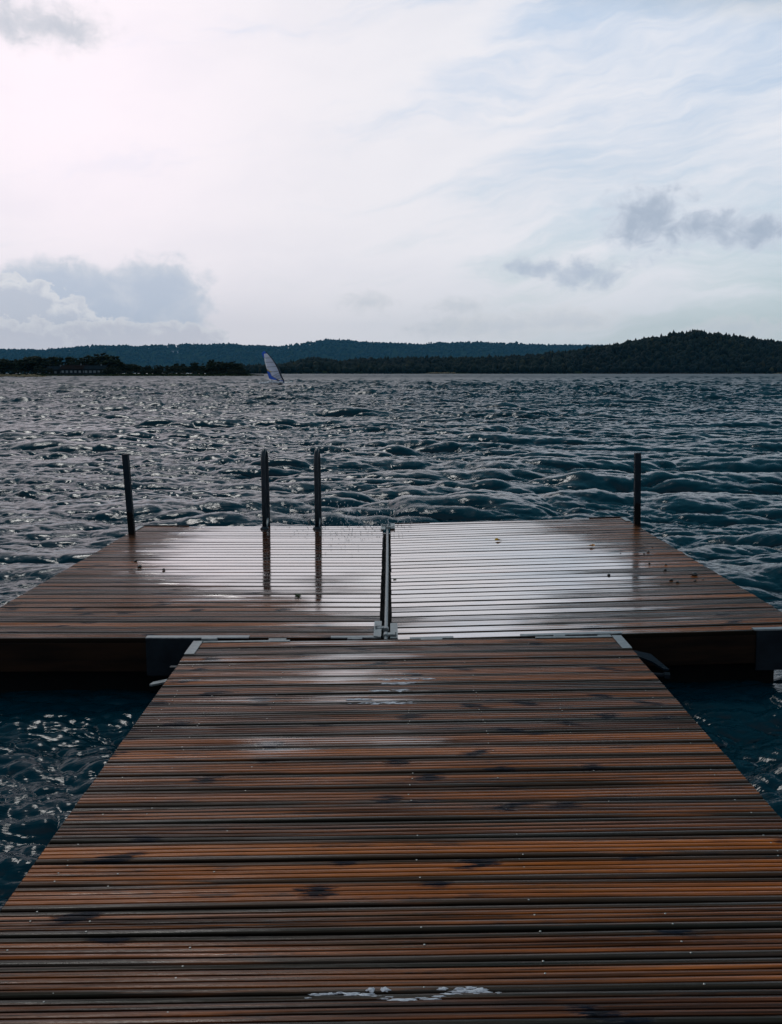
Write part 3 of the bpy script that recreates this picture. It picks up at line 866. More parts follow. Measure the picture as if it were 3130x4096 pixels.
def build_water():
    rows = [-2.0]
    while rows[-1] < 2950:
        y = rows[-1]
        q = max(y, 2.2)
        rows.append(y + min(0.0021 * q + 0.002 + max(0, q - 70) * 0.0028, 40) if y > 2.2 else y + 0.03)
    rows = np.array(rows)
    nc = 900
    u = np.linspace(-1, 1, nc)
    u = u * (0.62 + 0.38 * u ** 2)            # finer towards the middle
    hw = 0.66 * np.maximum(rows, 0) + 2.6
    X = hw[:, None] * u[None, :]
    Y = np.repeat(rows[:, None], nc, 1)
    # lift aliasing: small waves fade where the grid is coarser than they are
    gust = 0.85 + 0.3 * np.sin(X * 0.021 + 1.3) * np.sin(Y * 0.013 + 0.4)
    h, dx, dy = waves(X.ravel(), Y.ravel(), 1.0)
    h = h.reshape(X.shape) * gust; dx = dx.reshape(X.shape) * gust; dy = dy.reshape(X.shape) * gust
    ch = 1.75
    far = np.clip((Y - 500) / 1500, 0, 1)
    damp = 1 + 1.1 * np.clip((Y - 14) / 110, 0, 1)     # the open lake is rougher than the lee of the jetty
    # sheltered under the platform, livelier chop where it is thrown back beside the walkway
    lee = np.clip((2.9 - np.abs(X)) / 0.4, 0, 1) * np.clip((Y - 4.8) / 0.4, 0, 1) * np.clip((9.8 - Y) / 0.4, 0, 1)
    damp = damp * (1 - 0.3 * lee) * (1 + 0.55 * np.clip((5.4 - Y) / 0.8, 0, 1))
    damp = damp * (1 - 0.85 * np.exp(-((X + 17.5) / 5.0) ** 2 - ((Y - 143) / 13.0) ** 2))     # flattened by the planing board
    VX, VY, VZ = X + ch * dx, Y + ch * dy, h * damp + 0.09
    # foam only where the big waves fold
    hb, bx, by = waves(X.ravel(), Y.ravel(), 0.0)
    hb = hb.reshape(X.shape); bx = bx.reshape(X.shape); by = by.reshape(X.shape)
    jx = 1 + ch * np.gradient(bx, axis=1) / np.gradient(X, axis=1)
    jy = 1 + ch * np.gradient(by, axis=0) / np.gradient(Y, axis=0)
    det = jx * jy
    det[Y > 90] = 1
    print('fold quantiles', np.quantile(det[Y < 60], [0.001, 0.01, 0.05, 0.2]))
    q0 = np.quantile(det[(Y < 60) & (Y > 6)], 0.004)
    fo = np.clip((q0 + 0.10 - det) / 0.30, 0, 1) * np.clip((hb - 0.05) / 0.06, 0, 1)
    n_r = len(rows)
    idx = np.arange(n_r * nc).reshape(n_r, nc)
    F = np.stack([idx[:-1, :-1], idx[:-1, 1:], idx[1:, 1:], idx[1:, :-1]], -1).reshape(-1, 4)
    me = np_mesh('water', np.stack([VX, VY, VZ], -1).reshape(-1, 3), F, smooth=True)
    vattr(me, 'foam', fo.ravel())
    o = link('water', me, M['water'])
    tag(o, 'choppy dark teal lake water', 'water', None, 'structure')
build_water()

# splash thrown up at the far edge of the platform
def splash():
    bm = bmesh.new()
    g = np.random.default_rng(4)
    for k in range(230):
        x = g.normal(-0.42, 0.30) if k < 170 else g.normal(-0.05, 0.22)
        zz = 0.40 + abs(g.normal(0, 0.11)) * (1.25 - min(1, abs(x + 0.5)))
        y = 9.40 + g.normal(0, 0.10)
        L = g.uniform(0.004, 0.013) * (1.5 if g.random() < 0.15 else 1)
        w = g.uniform(0.0016, 0.0042)
        t_ = Vector((0.35 * (g.random() - 0.25), g.normal(0, 0.2), 1)).normalized()
        p = Vector((x, y, zz))
        add_tube(bm, [p - t_ * L, p - t_ * L * 0.4, p + t_ * L * 0.4, p + t_ * L], [w * 0.3, w, w, w * 0.3], 6)
    o = obj('splash_droplets', bm, M['drops'], smooth=True)
    tag(o, 'white water droplets splashing up behind the platform beside the ladder', 'splash', None, 'stuff')
md, td, bd = mat('splash_water')
bd.inputs['Base Color'].default_value = (0.75, 0.78, 0.8, 1)
bd.inputs['Roughness'].default_value = 0.12
bd.inputs['IOR'].default_value = 1.33
bd.inputs['Transmission Weight'].default_value = 0.35
M['drops'] = md
splash()

# ------------------------------------------------------------------ land
PX = 3700.0
HOR = 1492.0
def az_of(x):  return math.atan((x - 1565) / (PX * math.cos(PITCH)))
def interp(pts, x):
    return np.interp(x, [p[0] for p in pts], [p[1] for p in pts])

RIDGE = [(-1500, 1400), (-400, 1398), (0, 1404), (155, 1406), (186, 1408), (279, 1401), (433, 1390), (520, 1390), (562, 1393), (640, 1390), (769, 1384), (871, 1387), (933, 1383), (964, 1388), (1100, 1393), (1143, 1393), (1207, 1383), (1243, 1378), (1314, 1367), (1403, 1369), (1457, 1377), (1528, 1378), (1636, 1383), (1700, 1387), (1736, 1379), (1861, 1378), (1932, 1377), (1971, 1382), (2057, 1380), (2089, 1386), (2200, 1388), (2364, 1389), (2700, 1395), (3600, 1400), (4600, 1405)]
HILL = [(900, 1478), (1060, 1470), (1171, 1458), (1271, 1437), (1357, 1453), (1450, 1443), (1528, 1443), (1700, 1437), (1896, 1437), (2000, 1434), (2143, 1424), (2200, 1419), (2289, 1409), (2370, 1394), (2414, 1389), (2468, 1380), (2512, 1369), (2617, 1356), (2646, 1346), (2690, 1339), (2749, 1331), (2797, 1341), (2868, 1349), (2928, 1357), (2987, 1361), (3032, 1373), (3097, 1377), (3200, 1385), (3500, 1395), (4200, 1420), (4800, 1440)]

def terrain(name, prof, d0, d1, tree_h, x0, x1, nx, nt, label, m, bulge=0.8):
    xs = np.linspace(x0, x1, nx)
    ts = np.linspace(0, 1, nt)
    V = []
    for t_ in ts:
        for x in xs:
            a = az_of(x)
            D = d0 + (d1 - d0) * t_ * 1.35
            crest = (HOR - interp(prof, x)) / PX * d1 * math.cos(a) ** 0 - tree_h + 1.9
            s_ = min(t_, 1.0)
            f = math.sin(min(1.0, t_ * 1.0) * math.pi / 2) ** bulge if t_ <= 0.74 else 1.0
            z = 0.6 + max(crest, 0.5) * (math.sin(min(t_ / 0.741, 1.0) * math.pi / 2) ** (1 / bulge)) * (1.0 if t_ <= 0.741 else 1 - 0.9 * (t_ - 0.741) / 0.26)
            if t_ == 0: z = -1.5
            V.append((D * math.tan(a) , D, z))
    V = np.array(V)
    idx = np.arange(nx * nt).reshape(nt, nx)
    F = np.stack([idx[:-1, :-1], idx[:-1, 1:], idx[1:, 1:], idx[1:, :-1]], -1).reshape(-1, 4)
    me = np_mesh(name, V, F, True)
    o = link(name, me, m)
    tag(o, label, 'hill', None, 'structure')
    return V.reshape(nt, nx, 3)

M['soil'] = simple('forest_floor', (0.012, 0.020, 0.010), (0.030, 0.038, 0.016), 1.0, 0, 0.01, spec=0.0)
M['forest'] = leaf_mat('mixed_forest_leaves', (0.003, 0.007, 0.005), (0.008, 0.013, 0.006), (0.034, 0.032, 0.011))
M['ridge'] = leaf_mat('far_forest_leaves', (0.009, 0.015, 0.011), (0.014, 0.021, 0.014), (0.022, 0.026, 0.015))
M['crown'] = leaf_mat('shore_tree_leaves', (0.004, 0.009, 0.006), (0.013, 0.021, 0.010), (0.026, 0.026, 0.012))
M['bark'] = simple('dark_bark', (0.020, 0.015, 0.010), (0.045, 0.034, 0.025), 0.9, 0, 1.0)
M['grass'] = simple('shore_grass', (0.009, 0.018, 0.008), (0.020, 0.032, 0.012), 1.0, 0, 0.05, spec=0.0)
M['reed'] = simple('pale_reed', (0.12, 0.095, 0.055), (0.22, 0.18, 0.11), 1.0, 0, 0.3, spec=0.0)

def ico(sub):
    bm = bmesh.new()
    bmesh.ops.create_icosphere(bm, subdivisions=sub, radius=1.0)
    bm.verts.ensure_lookup_table()
    V = np.array([v.co[:] for v in bm.verts])
    F = np.array([[v.index for v in f.verts] for f in bm.faces])
    bm.free()
    return V, F

def merge(blobs):
    """list of (V,F,tint) -> arrays"""
    Vs, Fs, Ts, o = [], [], [], 0
    for V, F, T in blobs:
        Vs.append(V); Fs.append(F + o); Ts.append(np.full(len(V), T) if np.isscalar(T) else T)
        o += len(V)
    return np.concatenate(Vs), np.concatenate(Fs), np.concatenate(Ts)

ICO1, ICO2 = ico(1), ico(2)
def crown_blob(p, r, h, conifer, g, sub=ICO1):
    V, F = sub
    V = V.copy()
    n = 1 + g.normal(0, 0.17, (len(V), 1))
    if conifer:
        tt = (V[:, 2:3] + 1) / 2
        prof = np.where(tt > 0.02, (1.02 - tt) ** 0.85 * 1.5, 0.5)
        V = np.concatenate([V[:, :2] * prof * n * r / np.maximum(0.55, np.sqrt(1 - V[:, 2:3] ** 2 * 0.6)), tt * h * 2.1], 1)
    else:
        V = V * n
        V = np.concatenate([V[:, :2] * r, V[:, 2:3] * h + h * 0.75], 1)
    return V + p, F

def forest(name, T, label, m, count, r0, r1, skyline, con, seed, tmin=0.0, tmax=0.80, hz=1.0, autumn=0.03):
    g = np.random.default_rng(seed)
    nt, nx, _ = T.shape
    blobs = []
    def at(u, t_):
        a, b = u * (nx - 1), t_ * (nt - 1)
        i, j = min(int(a), nx - 2), min(int(b), nt - 2)
        fa, fb = a - i, b - j
        return (T[j, i] * (1 - fa) + T[j, i + 1] * fa) * (1 - fb) + (T[j + 1, i] * (1 - fa) + T[j + 1, i + 1] * fa) * fb
    for k in range(count):
        u = g.random()
        t_ = tmin + (tmax - tmin) * g.random() if k > skyline else 0.735 + g.normal(0, 0.02)
        p = at(u, min(max(t_, 0.01), 0.99))
        cz = mnoise.noise(Vector((p[0] * 0.004, p[1] * 0.004, 2.0)))
        conifer = g.random() < con + 0.5 * max(0, cz)
        r = g.uniform(r0, r1) * (0.62 if conifer else 1.0)
        h = r * (g.uniform(1.5, 2.1) if conifer else g.uniform(0.9, 1.3)) * hz
        tone = 0.42 + 0.7 * cz + g.normal(0, 0.09) - (0.25 if conifer else 0)
        tone = float(np.clip(tone, 0, 0.88))
        if g.random() < autumn + (0.10 if cz > 0.30 else 0): tone = g.uniform(0.90, 1.0)
        V, F = crown_blob(p + np.array([0, 0, 0.2 * h]), r, h, conifer, g)
        blobs.append((V, F, tone))
    V, F, Tt = merge(blobs)
    me = np_mesh(name, V, F, False)
    vattr(me, 'tint', Tt)
    o = link(name, me, m)
    tag(o, label, 'forest', None, 'stuff')

T = terrain('far_ridge', RIDGE, 12500, 14600, 20.0, -1400, 4500, 260, 16, 'long low wooded ridge far beyond the lake', M['soil'], 0.9)
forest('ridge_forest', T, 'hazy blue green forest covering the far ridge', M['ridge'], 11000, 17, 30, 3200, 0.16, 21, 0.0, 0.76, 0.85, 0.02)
T = terrain('wooded_hill', HILL, 2380, 2800, 13.0, 850, 4700, 220, 18, 'dark wooded hill rising on the right across the lake', M['soil'], 0.9)
forest('hill_forest', T, 'dark green mixed forest covering the right hill and its low shoulder', M['forest'], 9000, 5.0, 9.5, 2000, 0.16, 22, 0.0, 0.77, 1.0, 0.035)

# left shore: low land with grass edge
def flat_land(name, outline, z, m, label, cat='shore', kind='structure'):
    bm = bmesh.new()
    vs = [bm.verts.new((x, y, z + random.uniform(-0.05, 0.05))) for x, y in outline]
    lo = [bm.verts.new((x, y - 0.5, -2)) for x, y in outline]
    bm.faces.new(vs)
    n = len(vs)
    for i in range(n):
        bm.faces.new((vs[(i + 1) % n], vs[i], lo[i], lo[(i + 1) % n]))
    o = obj(name, bm, m)
    tag(o, label, cat, None, kind)
def world_x(px, Y):
    return (px - 1565) / (PX * math.cos(PITCH)) * Y
YS = 590
flat_land('shore', [(world_x(-1200, YS - 60), YS - 70), (world_x(-300, YS), YS - 30), (world_x(180, YS), YS), (world_x(700, YS), YS + 10), (world_x(980, YS), YS + 25), (world_x(1052, YS + 40), YS + 60), (world_x(1040, 760), 760), (world_x(1000, 2300), 2300), (world_x(-1200, 2300), 2300)], 0.9, M['grass'], 'low grassy shore on the left')

def tufted_bank(name, xa, xb, Y, depth, hgt, m, label, dens):
    g = np.random.default_rng(int(abs(xa)) + 5)
    blobs = []
    n = int(abs(xb - xa) * dens)
    V0 = np.array([[-1, 0, 0], [1, 0, 0], [0.75, 0, 0.7], [0, 0, 1.0], [-0.75, 0, 0.7]], float)
    for k in range(n):
        f = g.random()
        x = xa + (xb - xa) * f
        y = Y + g.random() * depth
        s_ = hgt * g.uniform(0.6, 1.15) * min(1.0, 6 * f + 0.25, 6 * (1 - f) + 0.25)
        V, F = crown_blob(np.array([x, y, -0.15]), s_ * 1.3, s_ * 0.55, False, g)
        blobs.append((V, F, g.random()))
    V, F, Tt = merge(blobs)
    me = np_mesh(name, V, F)
    vattr(me, 'tint', Tt)
    o = link(name, me, m)
    tag(o, label, 'reeds', None, 'stuff')
tufted_bank('reed_bank', world_x(-500, 436), world_x(222, 436), 436, 14, 1.35, M['reed'], 'pale brown reed bank reaching out from the left edge', 6)
tufted_bank('reed_bank', world_x(-300, 575), world_x(1060, 585), 577, 14, 1.1, M['grass'], 'dark green sedge fringe in front of the shore trees', 5)
tufted_bank('reed_bank', world_x(1700, 2330), world_x(1830, 2330), 2330, 20, 4.2, M['reed'], 'pale reed strip at the foot of the low middle wood', 0.6)
tufted_bank('reed_bank', world_x(3070, 2330), world_x(3600, 2330), 2330, 20, 5.5, M['reed'], 'pale reed strip at the foot of the right hill', 0.6)
tufted_bank('reed_bank', world_x(2260, 2340), world_x(3060, 2340), 2340, 20, 2.6, M['bark'], 'dark brown shoreline strip under the right hill', 0.5)

# trees along the left shore
def tree_proto(kind, seed):
    g = np.random.default_rng(seed)
    blobs = []
    n = {'round': 120, 'tall': 90, 'bush': 70, 'spire': 80}[kind]
    for k in range(n):
        th = g.random() * 2 * math.pi
        if kind == 'spire':
            z = g.random() ** 1.2
            rr = 0.20 * (1.0 - z) + 0.02
            p = np.array([rr * math.cos(th) * g.random() ** 0.4, rr * math.sin(th) * g.random() ** 0.4, 0.12 + 0.86 * z])
            s_ = 0.035 + 0.05 * (1 - z)
        else:
            w, zc, zh = {'round': (0.46, 0.60, 0.40), 'tall': (0.26, 0.58, 0.42), 'bush': (0.62, 0.46, 0.46)}[kind]
            q = g.normal(0, 1, 3); q /= np.linalg.norm(q)
            q *= g.random() ** 0.33 * (1 + 0.22 * math.sin(3 * th + seed) )
            p = np.array([q[0] * w, q[1] * w, zc + q[2] * zh * (1 if q[2] > 0 else 0.85)])
            s_ = g.uniform(0.05, 0.105)
        V, F = ICO1
        V = V * (1 + g.normal(0, 0.22, (len(V), 1))) * s_ * np.array([1, 1, 0.8]) + p
        blobs.append((V, F, float(np.clip(g.normal(0.45, 0.2), 0, 0.88))))
        # loose sprays of leaves
        for q_ in range(10):
            c_ = p + g.normal(0, 1, 3) * s_ * 0.95
            a_ = g.normal(0, 1, (3, 3)) * 0.018
            blobs.append((np.stack([c_ + a_[0], c_ + a_[1], c_ + a_[2]]), np.array([[0, 1, 2]]), float(np.clip(g.normal(0.5, 0.25), 0, 0.88))))
    V, F, Tt = merge(blobs)
    me = np_mesh('crown', V, F)
    vattr(me, 'tint', Tt)
    me.materials.append(M['crown'])
    bm = bmesh.new()
    add_tube(bm, [(0, 0, -0.05), (0.005, 0, 0.15), (-0.006, 0.005, 0.40), (0.0, 0.0, 0.72)], [0.034, 0.024, 0.016, 0.004], 8)
    for k in range(7):
        a = k * 2.4
        z = 0.22 + 0.06 * k
        L = 0.05 if kind == 'spire' else 0.20
        add_tube(bm, [(0, 0, z), (math.cos(a) * L * 0.6, math.sin(a) * L * 0.6, z + 0.10), (math.cos(a) * L, math.sin(a) * L, z + 0.20)], [0.010, 0.006, 0.002], 6)
    tm = bpy.data.meshes.new('trunk')
    bm.to_mesh(tm); bm.free()
    tm.materials.append(M['bark'])
    return me, tm
PROTO = {k: [tree_proto(k, s) for s in ss] for k, ss in {'round': (1, 2, 3), 'tall': (4, 5), 'bush': (6, 7), 'spire': (8,)}.items()}

def tree(kind, px, top, Y, wscale, label, group, base=0.8, name='shore_tree'):
    me, tm = random.choice(PROTO[kind])
    h = (HOR - top) / PX * Y + 1.95 - base
    r = empty(name, (world_x(px, Y), Y, base), (0, 0, random.uniform(0, 6)))
    r.scale = (h * wscale, h * wscale, h)
    tag(r, label, 'tree', group)
    c = bpy.data.objects.new('crown', me); COL.objects.link(c); c.parent = r
    k = bpy.data.objects.new('trunk', tm); COL.objects.link(k); k.parent = r
    return r
G = 'trees along the left shore'
named = [
 ('round', 440, 1414, 640, 1.35, 'tallest broad round tree behind the right end of the low houses'),
 ('round', 386, 1423, 650, 1.15, 'broad round tree just left of the tallest tree behind the houses'),
 ('round', 338, 1435, 640, 1.0, 'small round tree behind the left half of the low houses'),
 ('tall', 310, 1426, 680, 0.95, 'slim pale tree standing alone behind the low houses'),
 ('tall', 257, 1425, 650, 1.2, 'tall narrow dark tree left of the low houses'),
 ('round', 173, 1423, 660, 1.6, 'widest tree crown of the belt left of the houses'),
 ('tall', 501, 1439, 650, 1.2, 'slim tree right of the tallest tree, past the houses'),
 ('tall', 797, 1449, 650, 1.1, 'slim twin topped tree in the middle of the low tree belt'),
 ('tall', 862, 1442, 650, 1.2, 'tall tree rising at the left of the last big clump before the windsurfer'),
 ('round', 905, 1448, 640, 1.5, 'broad tree in the last big clump before the windsurfer'),
 ('round', 948, 1447, 640, 1.45, 'rounded end tree of the left shore belt, nearest the windsurfer'),
 ('bush', 985, 1473, 640, 0.9, 'low bush at the right tip of the left shore belt'),
]
for a in named:
    tree(*a, G)
belt = 'dark tree in the dense belt along the left shore'
TOPS = [(-900, 1432), (0, 1434), (25, 1431), (62, 1433), (100, 1438), (133, 1435), (173, 1428), (232, 1428), (290, 1440), (340, 1437), (387, 1428), (440, 1424), (470, 1442), (501, 1444), (520, 1455), (559, 1453), (600, 1456), (624, 1461), (717, 1453), (769, 1454), (785, 1464), (820, 1462), (862, 1448), (902, 1450), (946, 1449), (983, 1476)]
g = np.random.default_rng(17)
for px in np.concatenate([np.arange(-420, 215, 25), np.arange(470, 985, 17)]):
    p = px + g.normal(0, 5)
    tree(random.choice(['round', 'round', 'bush', 'tall']), p, float(interp(TOPS, p)) + abs(g.normal(0, 5)), 630 + g.uniform(-10, 60), g.uniform(1.1, 1.6), belt, G)
under = 'low dark shrub at the foot of the left shore trees'
for px in np.concatenate([np.arange(-400, 225, 30), np.arange(440, 1000, 24)]):
    p = px + g.normal(0, 6)
    tree('bush', p, 1482 + g.normal(0, 4), 612 + g.uniform(-4, 8), g.uniform(1.3, 2.0), under, 'shrubs along the left shore', name='shore_shrub')
for px, tp, lb in ((225, 1470, 'dark shrub hiding the left end of the low houses'), (455, 1466, 'dark shrub hiding the right end of the low houses'), (190, 1462, 'big dark shrub left of the low houses'), (480, 1464, 'big dark shrub right of the low houses')):
    tree('bush', px, tp, 612, 1.2, lb, 'shrubs along the left shore', name='shore_shrub')
# single trees that stand out against the sky
def sky_tree(kind, px, top, foot, Y, wscale, label, name):
    r = tree(kind, px, top, Y, wscale, label, None, base=(HOR - foot) / PX * Y + 1.95, name=name)
sky_tree('spire', 2370, 1380, 1402, 2790, 1.0, 'thin dark spire of a conifer at the dip between ridge and hill', 'spruce_tree')
sky_tree('round', 2388, 1383, 1402, 2790, 0.9, 'round dark tree beside the spire conifer on the hill shoulder', 'hill_tree')
sky_tree('spire', 2749, 1324, 1352, 2790, 1.6, 'left pointed conifer of the pair on the hilltop', 'spruce_tree')
sky_tree('spire', 2773, 1324, 1352, 2790, 1.5, 'right pointed conifer of the pair on the hilltop', 'spruce_tree')
sky_tree('round', 3080, 1366, 1393, 2790, 1.1, 'round tree standing clear on the skyline near the right end', 'hill_tree')
sky_tree('tall', 3118, 1360, 1395, 2790, 0.9, 'narrow leaning tree at the right end of the hill skyline', 'hill_tree')
sky_tree('spire', 1950, 1424, 1450, 2600, 1.5, 'pointed conifer above the low wood in front of the ridge', 'spruce_tree')
sky_tree('tall', 633, 1379, 1396, 14600, 0.9, 'small lone tree on the ridge top left of the white building', 'hill_tree')
sky_tree('spire', 707, 1378, 1394, 14600, 1.2, 'tiny conifer on the ridge top above the white building', 'spruce_tree')
sky_tree('spire', 1364, 1357, 1374, 14600, 1.3, 'slim conifer on the highest part of the far ridge', 'spruce_tree')
sky_tree('spire', 1469, 1366, 1384, 14600, 1.5, 'conifer on the ridge just right of its highest part', 'spruce_tree')
sky_tree('spire', 1713, 1371, 1390, 14600, 1.2, 'lone conifer on the middle of the far ridge', 'spruce_tree')

# ------------------------------------------------------------------ buildings
M['hwall'] = simple('dark_house_wall', (0.012, 0.018, 0.022), (0.024, 0.032, 0.038), 0.8, 0, 0.5, spec=0.05)
M['roof_slate'] = simple('slate_roof', (0.009, 0.015, 0.020), (0.015, 0.022, 0.028), 1.0, 0, 0.6, spec=0.0)
M['roof_brown'] = simple('brown_tile_roof', (0.012, 0.010, 0.010), (0.018, 0.014, 0.013), 1.0, 0, 0.6, spec=0.0)
M['white_wall'] = simple('white_render', (0.55, 0.55, 0.60), (0.72, 0.71, 0.74), 0.8, 0, 0.3)
M['pane'] = simple('window_pane', (0.10, 0.13, 0.15), (0.16, 0.20, 0.22), 0.08, 0, 0.8)
M['frame_white'] = simple('pale_window_frame', (0.05, 0.075, 0.09), (0.09, 0.12, 0.14), 0.6, 0, 0.8)

def house(px, Y, L, D, hw, hr, roofm, wallm, nwin, label, z0=0.9, rz=0.0, rows=1, wsz=(1.2, 1.3), name='house'):
    r = empty(name, (world_x(px, Y), Y, z0), (0, 0, rz))
    tag(r, label, 'house')
    bm = bmesh.new()
    add_box(bm, (-L / 2, 0, -1), (L / 2, D, hw))
    obj('wall', bm, wallm, r)
    bm = bmesh.new()
    o_ = 0.5
    pr = [(-o_, hw - 0.1), (D / 2, hw + hr), (D + o_, hw - 0.1), (D + o_, hw + 0.12), (D / 2, hw + hr + 0.25), (-o_, hw + 0.12)]
    pr = [pr[0], pr[1], pr[2], pr[3], pr[4], pr[5]]
    a = [bm.verts.new((-L / 2 - o_, y, z)) for y, z in pr]
    b = [bm.verts.new((L / 2 + o_, y, z)) for y, z in pr]
    for i in range(6):
        j = (i + 1) % 6
        bm.faces.new((a[i], a[j], b[j], b[i]))
    bm.faces.new((a[0], a[5], a[4], a[1])); bm.faces.new((a[1], a[4], a[3], a[2]))
    bm.faces.new((b[0], b[1], b[4], b[5])); bm.faces.new((b[1], b[2], b[3], b[4]))
    ro = obj('roof', bm, roofm, r)
    bm = bmesh.new()
    add_box(bm, (L * 0.2, D / 2 - 0.4, hw + hr * 0.7), (L * 0.2 + 0.8, D / 2 + 0.4, hw + hr + 1.1))
    obj('chimney', bm, M['frame_white'], ro)
    bm = bmesh.new()                                   # gable triangles
    for x in (-L / 2, L / 2 - 0.2):
        v = [bm.verts.new(p) for p in ((x, 0, hw), (x, D, hw), (x, D / 2, hw + hr), (x + 0.2, 0, hw), (x + 0.2, D, hw), (x + 0.2, D / 2, hw + hr))]
        bm.faces.new((v[0], v[2], v[1])); bm.faces.new((v[3], v[4], v[5]))
    obj('gable', bm, wallm, r)
    for row in range(rows):
        for k in range(nwin):
            x = -L / 2 + L * (k + 0.5) / nwin
            zc = hw * (row + 0.55) / rows
            bm = bmesh.new()
            w, h = wsz[0] / 2, wsz[1] / 2
            for lo, hi in (((x - w - 0.12, -0.06, zc + h), (x + w + 0.12, 0.02, zc + h + 0.16)), ((x - w - 0.12, -0.08, zc - h - 0.16), (x + w + 0.12, 0.02, zc - h)), ((x - w - 0.12, -0.06, zc - h), (x - w, 0.02, zc + h)), ((x + w, -0.06, zc - h), (x + w + 0.12, 0.02, zc + h))):
                add_box(bm, lo, hi)
            wf = obj('window', bm, M['frame_white'], r)
            bm = bmesh.new()
            add_box(bm, (x - w, -0.03, zc - h), (x + w, -0.004, zc + h))
            obj('pane', bm, M['pane'], wf)
    return r
house(322, 618, 17, 9, 3.6, 2.6, M['roof_brown'], M['hwall'], 6, 'long low house with brown roof among the shore trees', wsz=(1.3, 1.2))
house(405, 616, 14, 9, 3.6, 2.2, M['roof_slate'], M['hwall'], 5, 'low slate roofed house below the tallest shore tree', wsz=(1.4, 1.2))
house(252, 622, 11, 8, 3.0, 2.4, M['roof_slate'], M['hwall'], 3, 'small slate roofed house at the left end of the row', rz=0.12)
house(721, 13600, 98, 30, 26, 9, M['frame_white'], M['white_wall'], 6, 'white hillside building standing alone on the far ridge', z0=(HOR - 1414.5) / PX * 13600 + 1.95, rows=2, wsz=(6.6, 6.2), name='hillside_building')

# ------------------------------------------------------------------ windsurfer
SY = 150.0
S = SY / PX / 6.72 / math.cos(PITCH)          # metres per zoomed pixel of the sail sketch
BX, BZ = world_x(1130, SY), 0.28
def P2(u, v):                                  # sketch point -> local (x, z), origin at the mast foot (1120,1062)
    return (u - 1120) * S, (1062 - v) * S
rig = empty('windsurf_board', (world_x(980 + 1120 / 6.72, SY), SY, 0.36))
tag(rig, 'windsurf board with blue and clear sail speeding across the lake', 'windsurfer')
def film_mat():
    m, t, b = mat('clear_sail_film')
    b.inputs['Base Color'].default_value = (0.70, 0.71, 0.80, 1)
    b.inputs['Roughness'].default_value = 0.18
    b.inputs['Alpha'].default_value = 0.90
    tr = t.node('ShaderNodeBsdfTranslucent')
    tr.inputs[0].default_value = (0.7, 0.72, 0.8, 1)
    mx = t.node('ShaderNodeMixShader')
    mx.inputs[0].default_value = 0.5
    out = m.node_tree.nodes['Material Output']
    t.l.new(b.outputs[0], mx.inputs[1])
    t.l.new(tr.outputs[0], mx.inputs[2])
    t.l.new(mx.outputs[0], out.inputs[0])
    return m
M['film'] = film_mat()
M['sail_blue'] = simple('blue_sailcloth', (0.010, 0.085, 0.50), (0.016, 0.12, 0.62), 0.5, 0, 3.0)
M['sail_navy'] = simple('navy_mast_sleeve', (0.004, 0.010, 0.022), (0.008, 0.018, 0.034), 0.5, 0, 3.0)
M['sail_white'] = simple('white_sailcloth', (0.75, 0.74, 0.76), (0.85, 0.84, 0.85), 0.6, 0, 3.0)
M['sail_yellow'] = simple('yellow_sailcloth', (0.55, 0.38, 0.10), (0.65, 0.48, 0.16), 0.6, 0, 3.0)
M['batten'] = simple('grey_batten', (0.05, 0.08, 0.10), (0.08, 0.12, 0.14), 0.5, 0, 3.0)
M['board_white'] = simple('white_board', (0.72, 0.74, 0.74), (0.84, 0.85, 0.85), 0.25, 0, 2.0)
M['wetsuit'] = simple('black_wetsuit', (0.006, 0.012, 0.016), (0.012, 0.022, 0.028), 0.55, 0, 6.0)
M['skin'] = simple('skin', (0.30, 0.16, 0.11), (0.38, 0.22, 0.15), 0.5, 0, 8.0)
M['hair'] = simple('dark_hair', (0.010, 0.008, 0.006), (0.025, 0.018, 0.012), 0.6, 0, 20.0)
# luff line (right) and leech line (left) in sketch pixels
LUFF = [(1040, 1112), (1000, 1098), (900, 1040), (800, 1004), (700, 966), (600, 915), (520, 868), (430, 808), (340, 730), (290, 685), (235, 632)]
def luff(v): return float(np.interp(v, [a for a, _ in reversed(LUFF)], [b for _, b in reversed(LUFF)]))
def camber(u, v):
    lu = luff(v)
    f = max(0.0, min(1.0, (lu - u) / 320.0))
    return 0.55 * math.sin(math.pi * min(1, f * 1.05)) * (0.35 + 0.65 * max(0.0, (v - 235) / 800.0)) - 0.5 * f * (1 - (v - 235) / 1000.0)
def sail_panel(name, rows, m, off=0.0, n=10, thick=0.012):
    """rows: list of (v_left,u_left,v_right,u_right)"""
    bm = bmesh.new()
    grid = []
    for (ul, vl, ur, vr) in rows:
        line = []
        for i in range(n + 1):
            f = i / n
            u, v = ul + (ur - ul) * f, vl + (vr - vl) * f
            x, z = P2(u, v)
            line.append(bm.verts.new((x, camber(u, v) + off, z)))
        grid.append(line)
    for a, b in zip(grid[:-1], grid[1:]):
        for i in range(n):
            bm.faces.new((a[i], a[i + 1], b[i + 1], b[i]))
    o = obj(name, bm, m, rig, smooth=True)
    s_ = o.modifiers.new('thick', 'SOLIDIFY')
    s_.thickness = thick
    return o
LE = [(600, 300), (598, 380), (618, 410), (640, 520), (668, 640), (690, 700), (735, 755), (760, 800), (790, 870), (850, 905), (920, 970)]
sail_panel('sail_window', [(u, v, luff(v - (30 if v > 800 else 10)) - (6 if v < 800 else 12), v - (30 if v > 800 else 10)) for u, v in LE], M['film'])
sail_panel('sail_head', [(600, 232, 636, 240), (548, 275, 668, 290), (540, 300, 600, 300), (560, 345, 599, 345), (585, 395, 605, 390), (606, 425, 612, 405)], M['sail_blue'], -0.02)
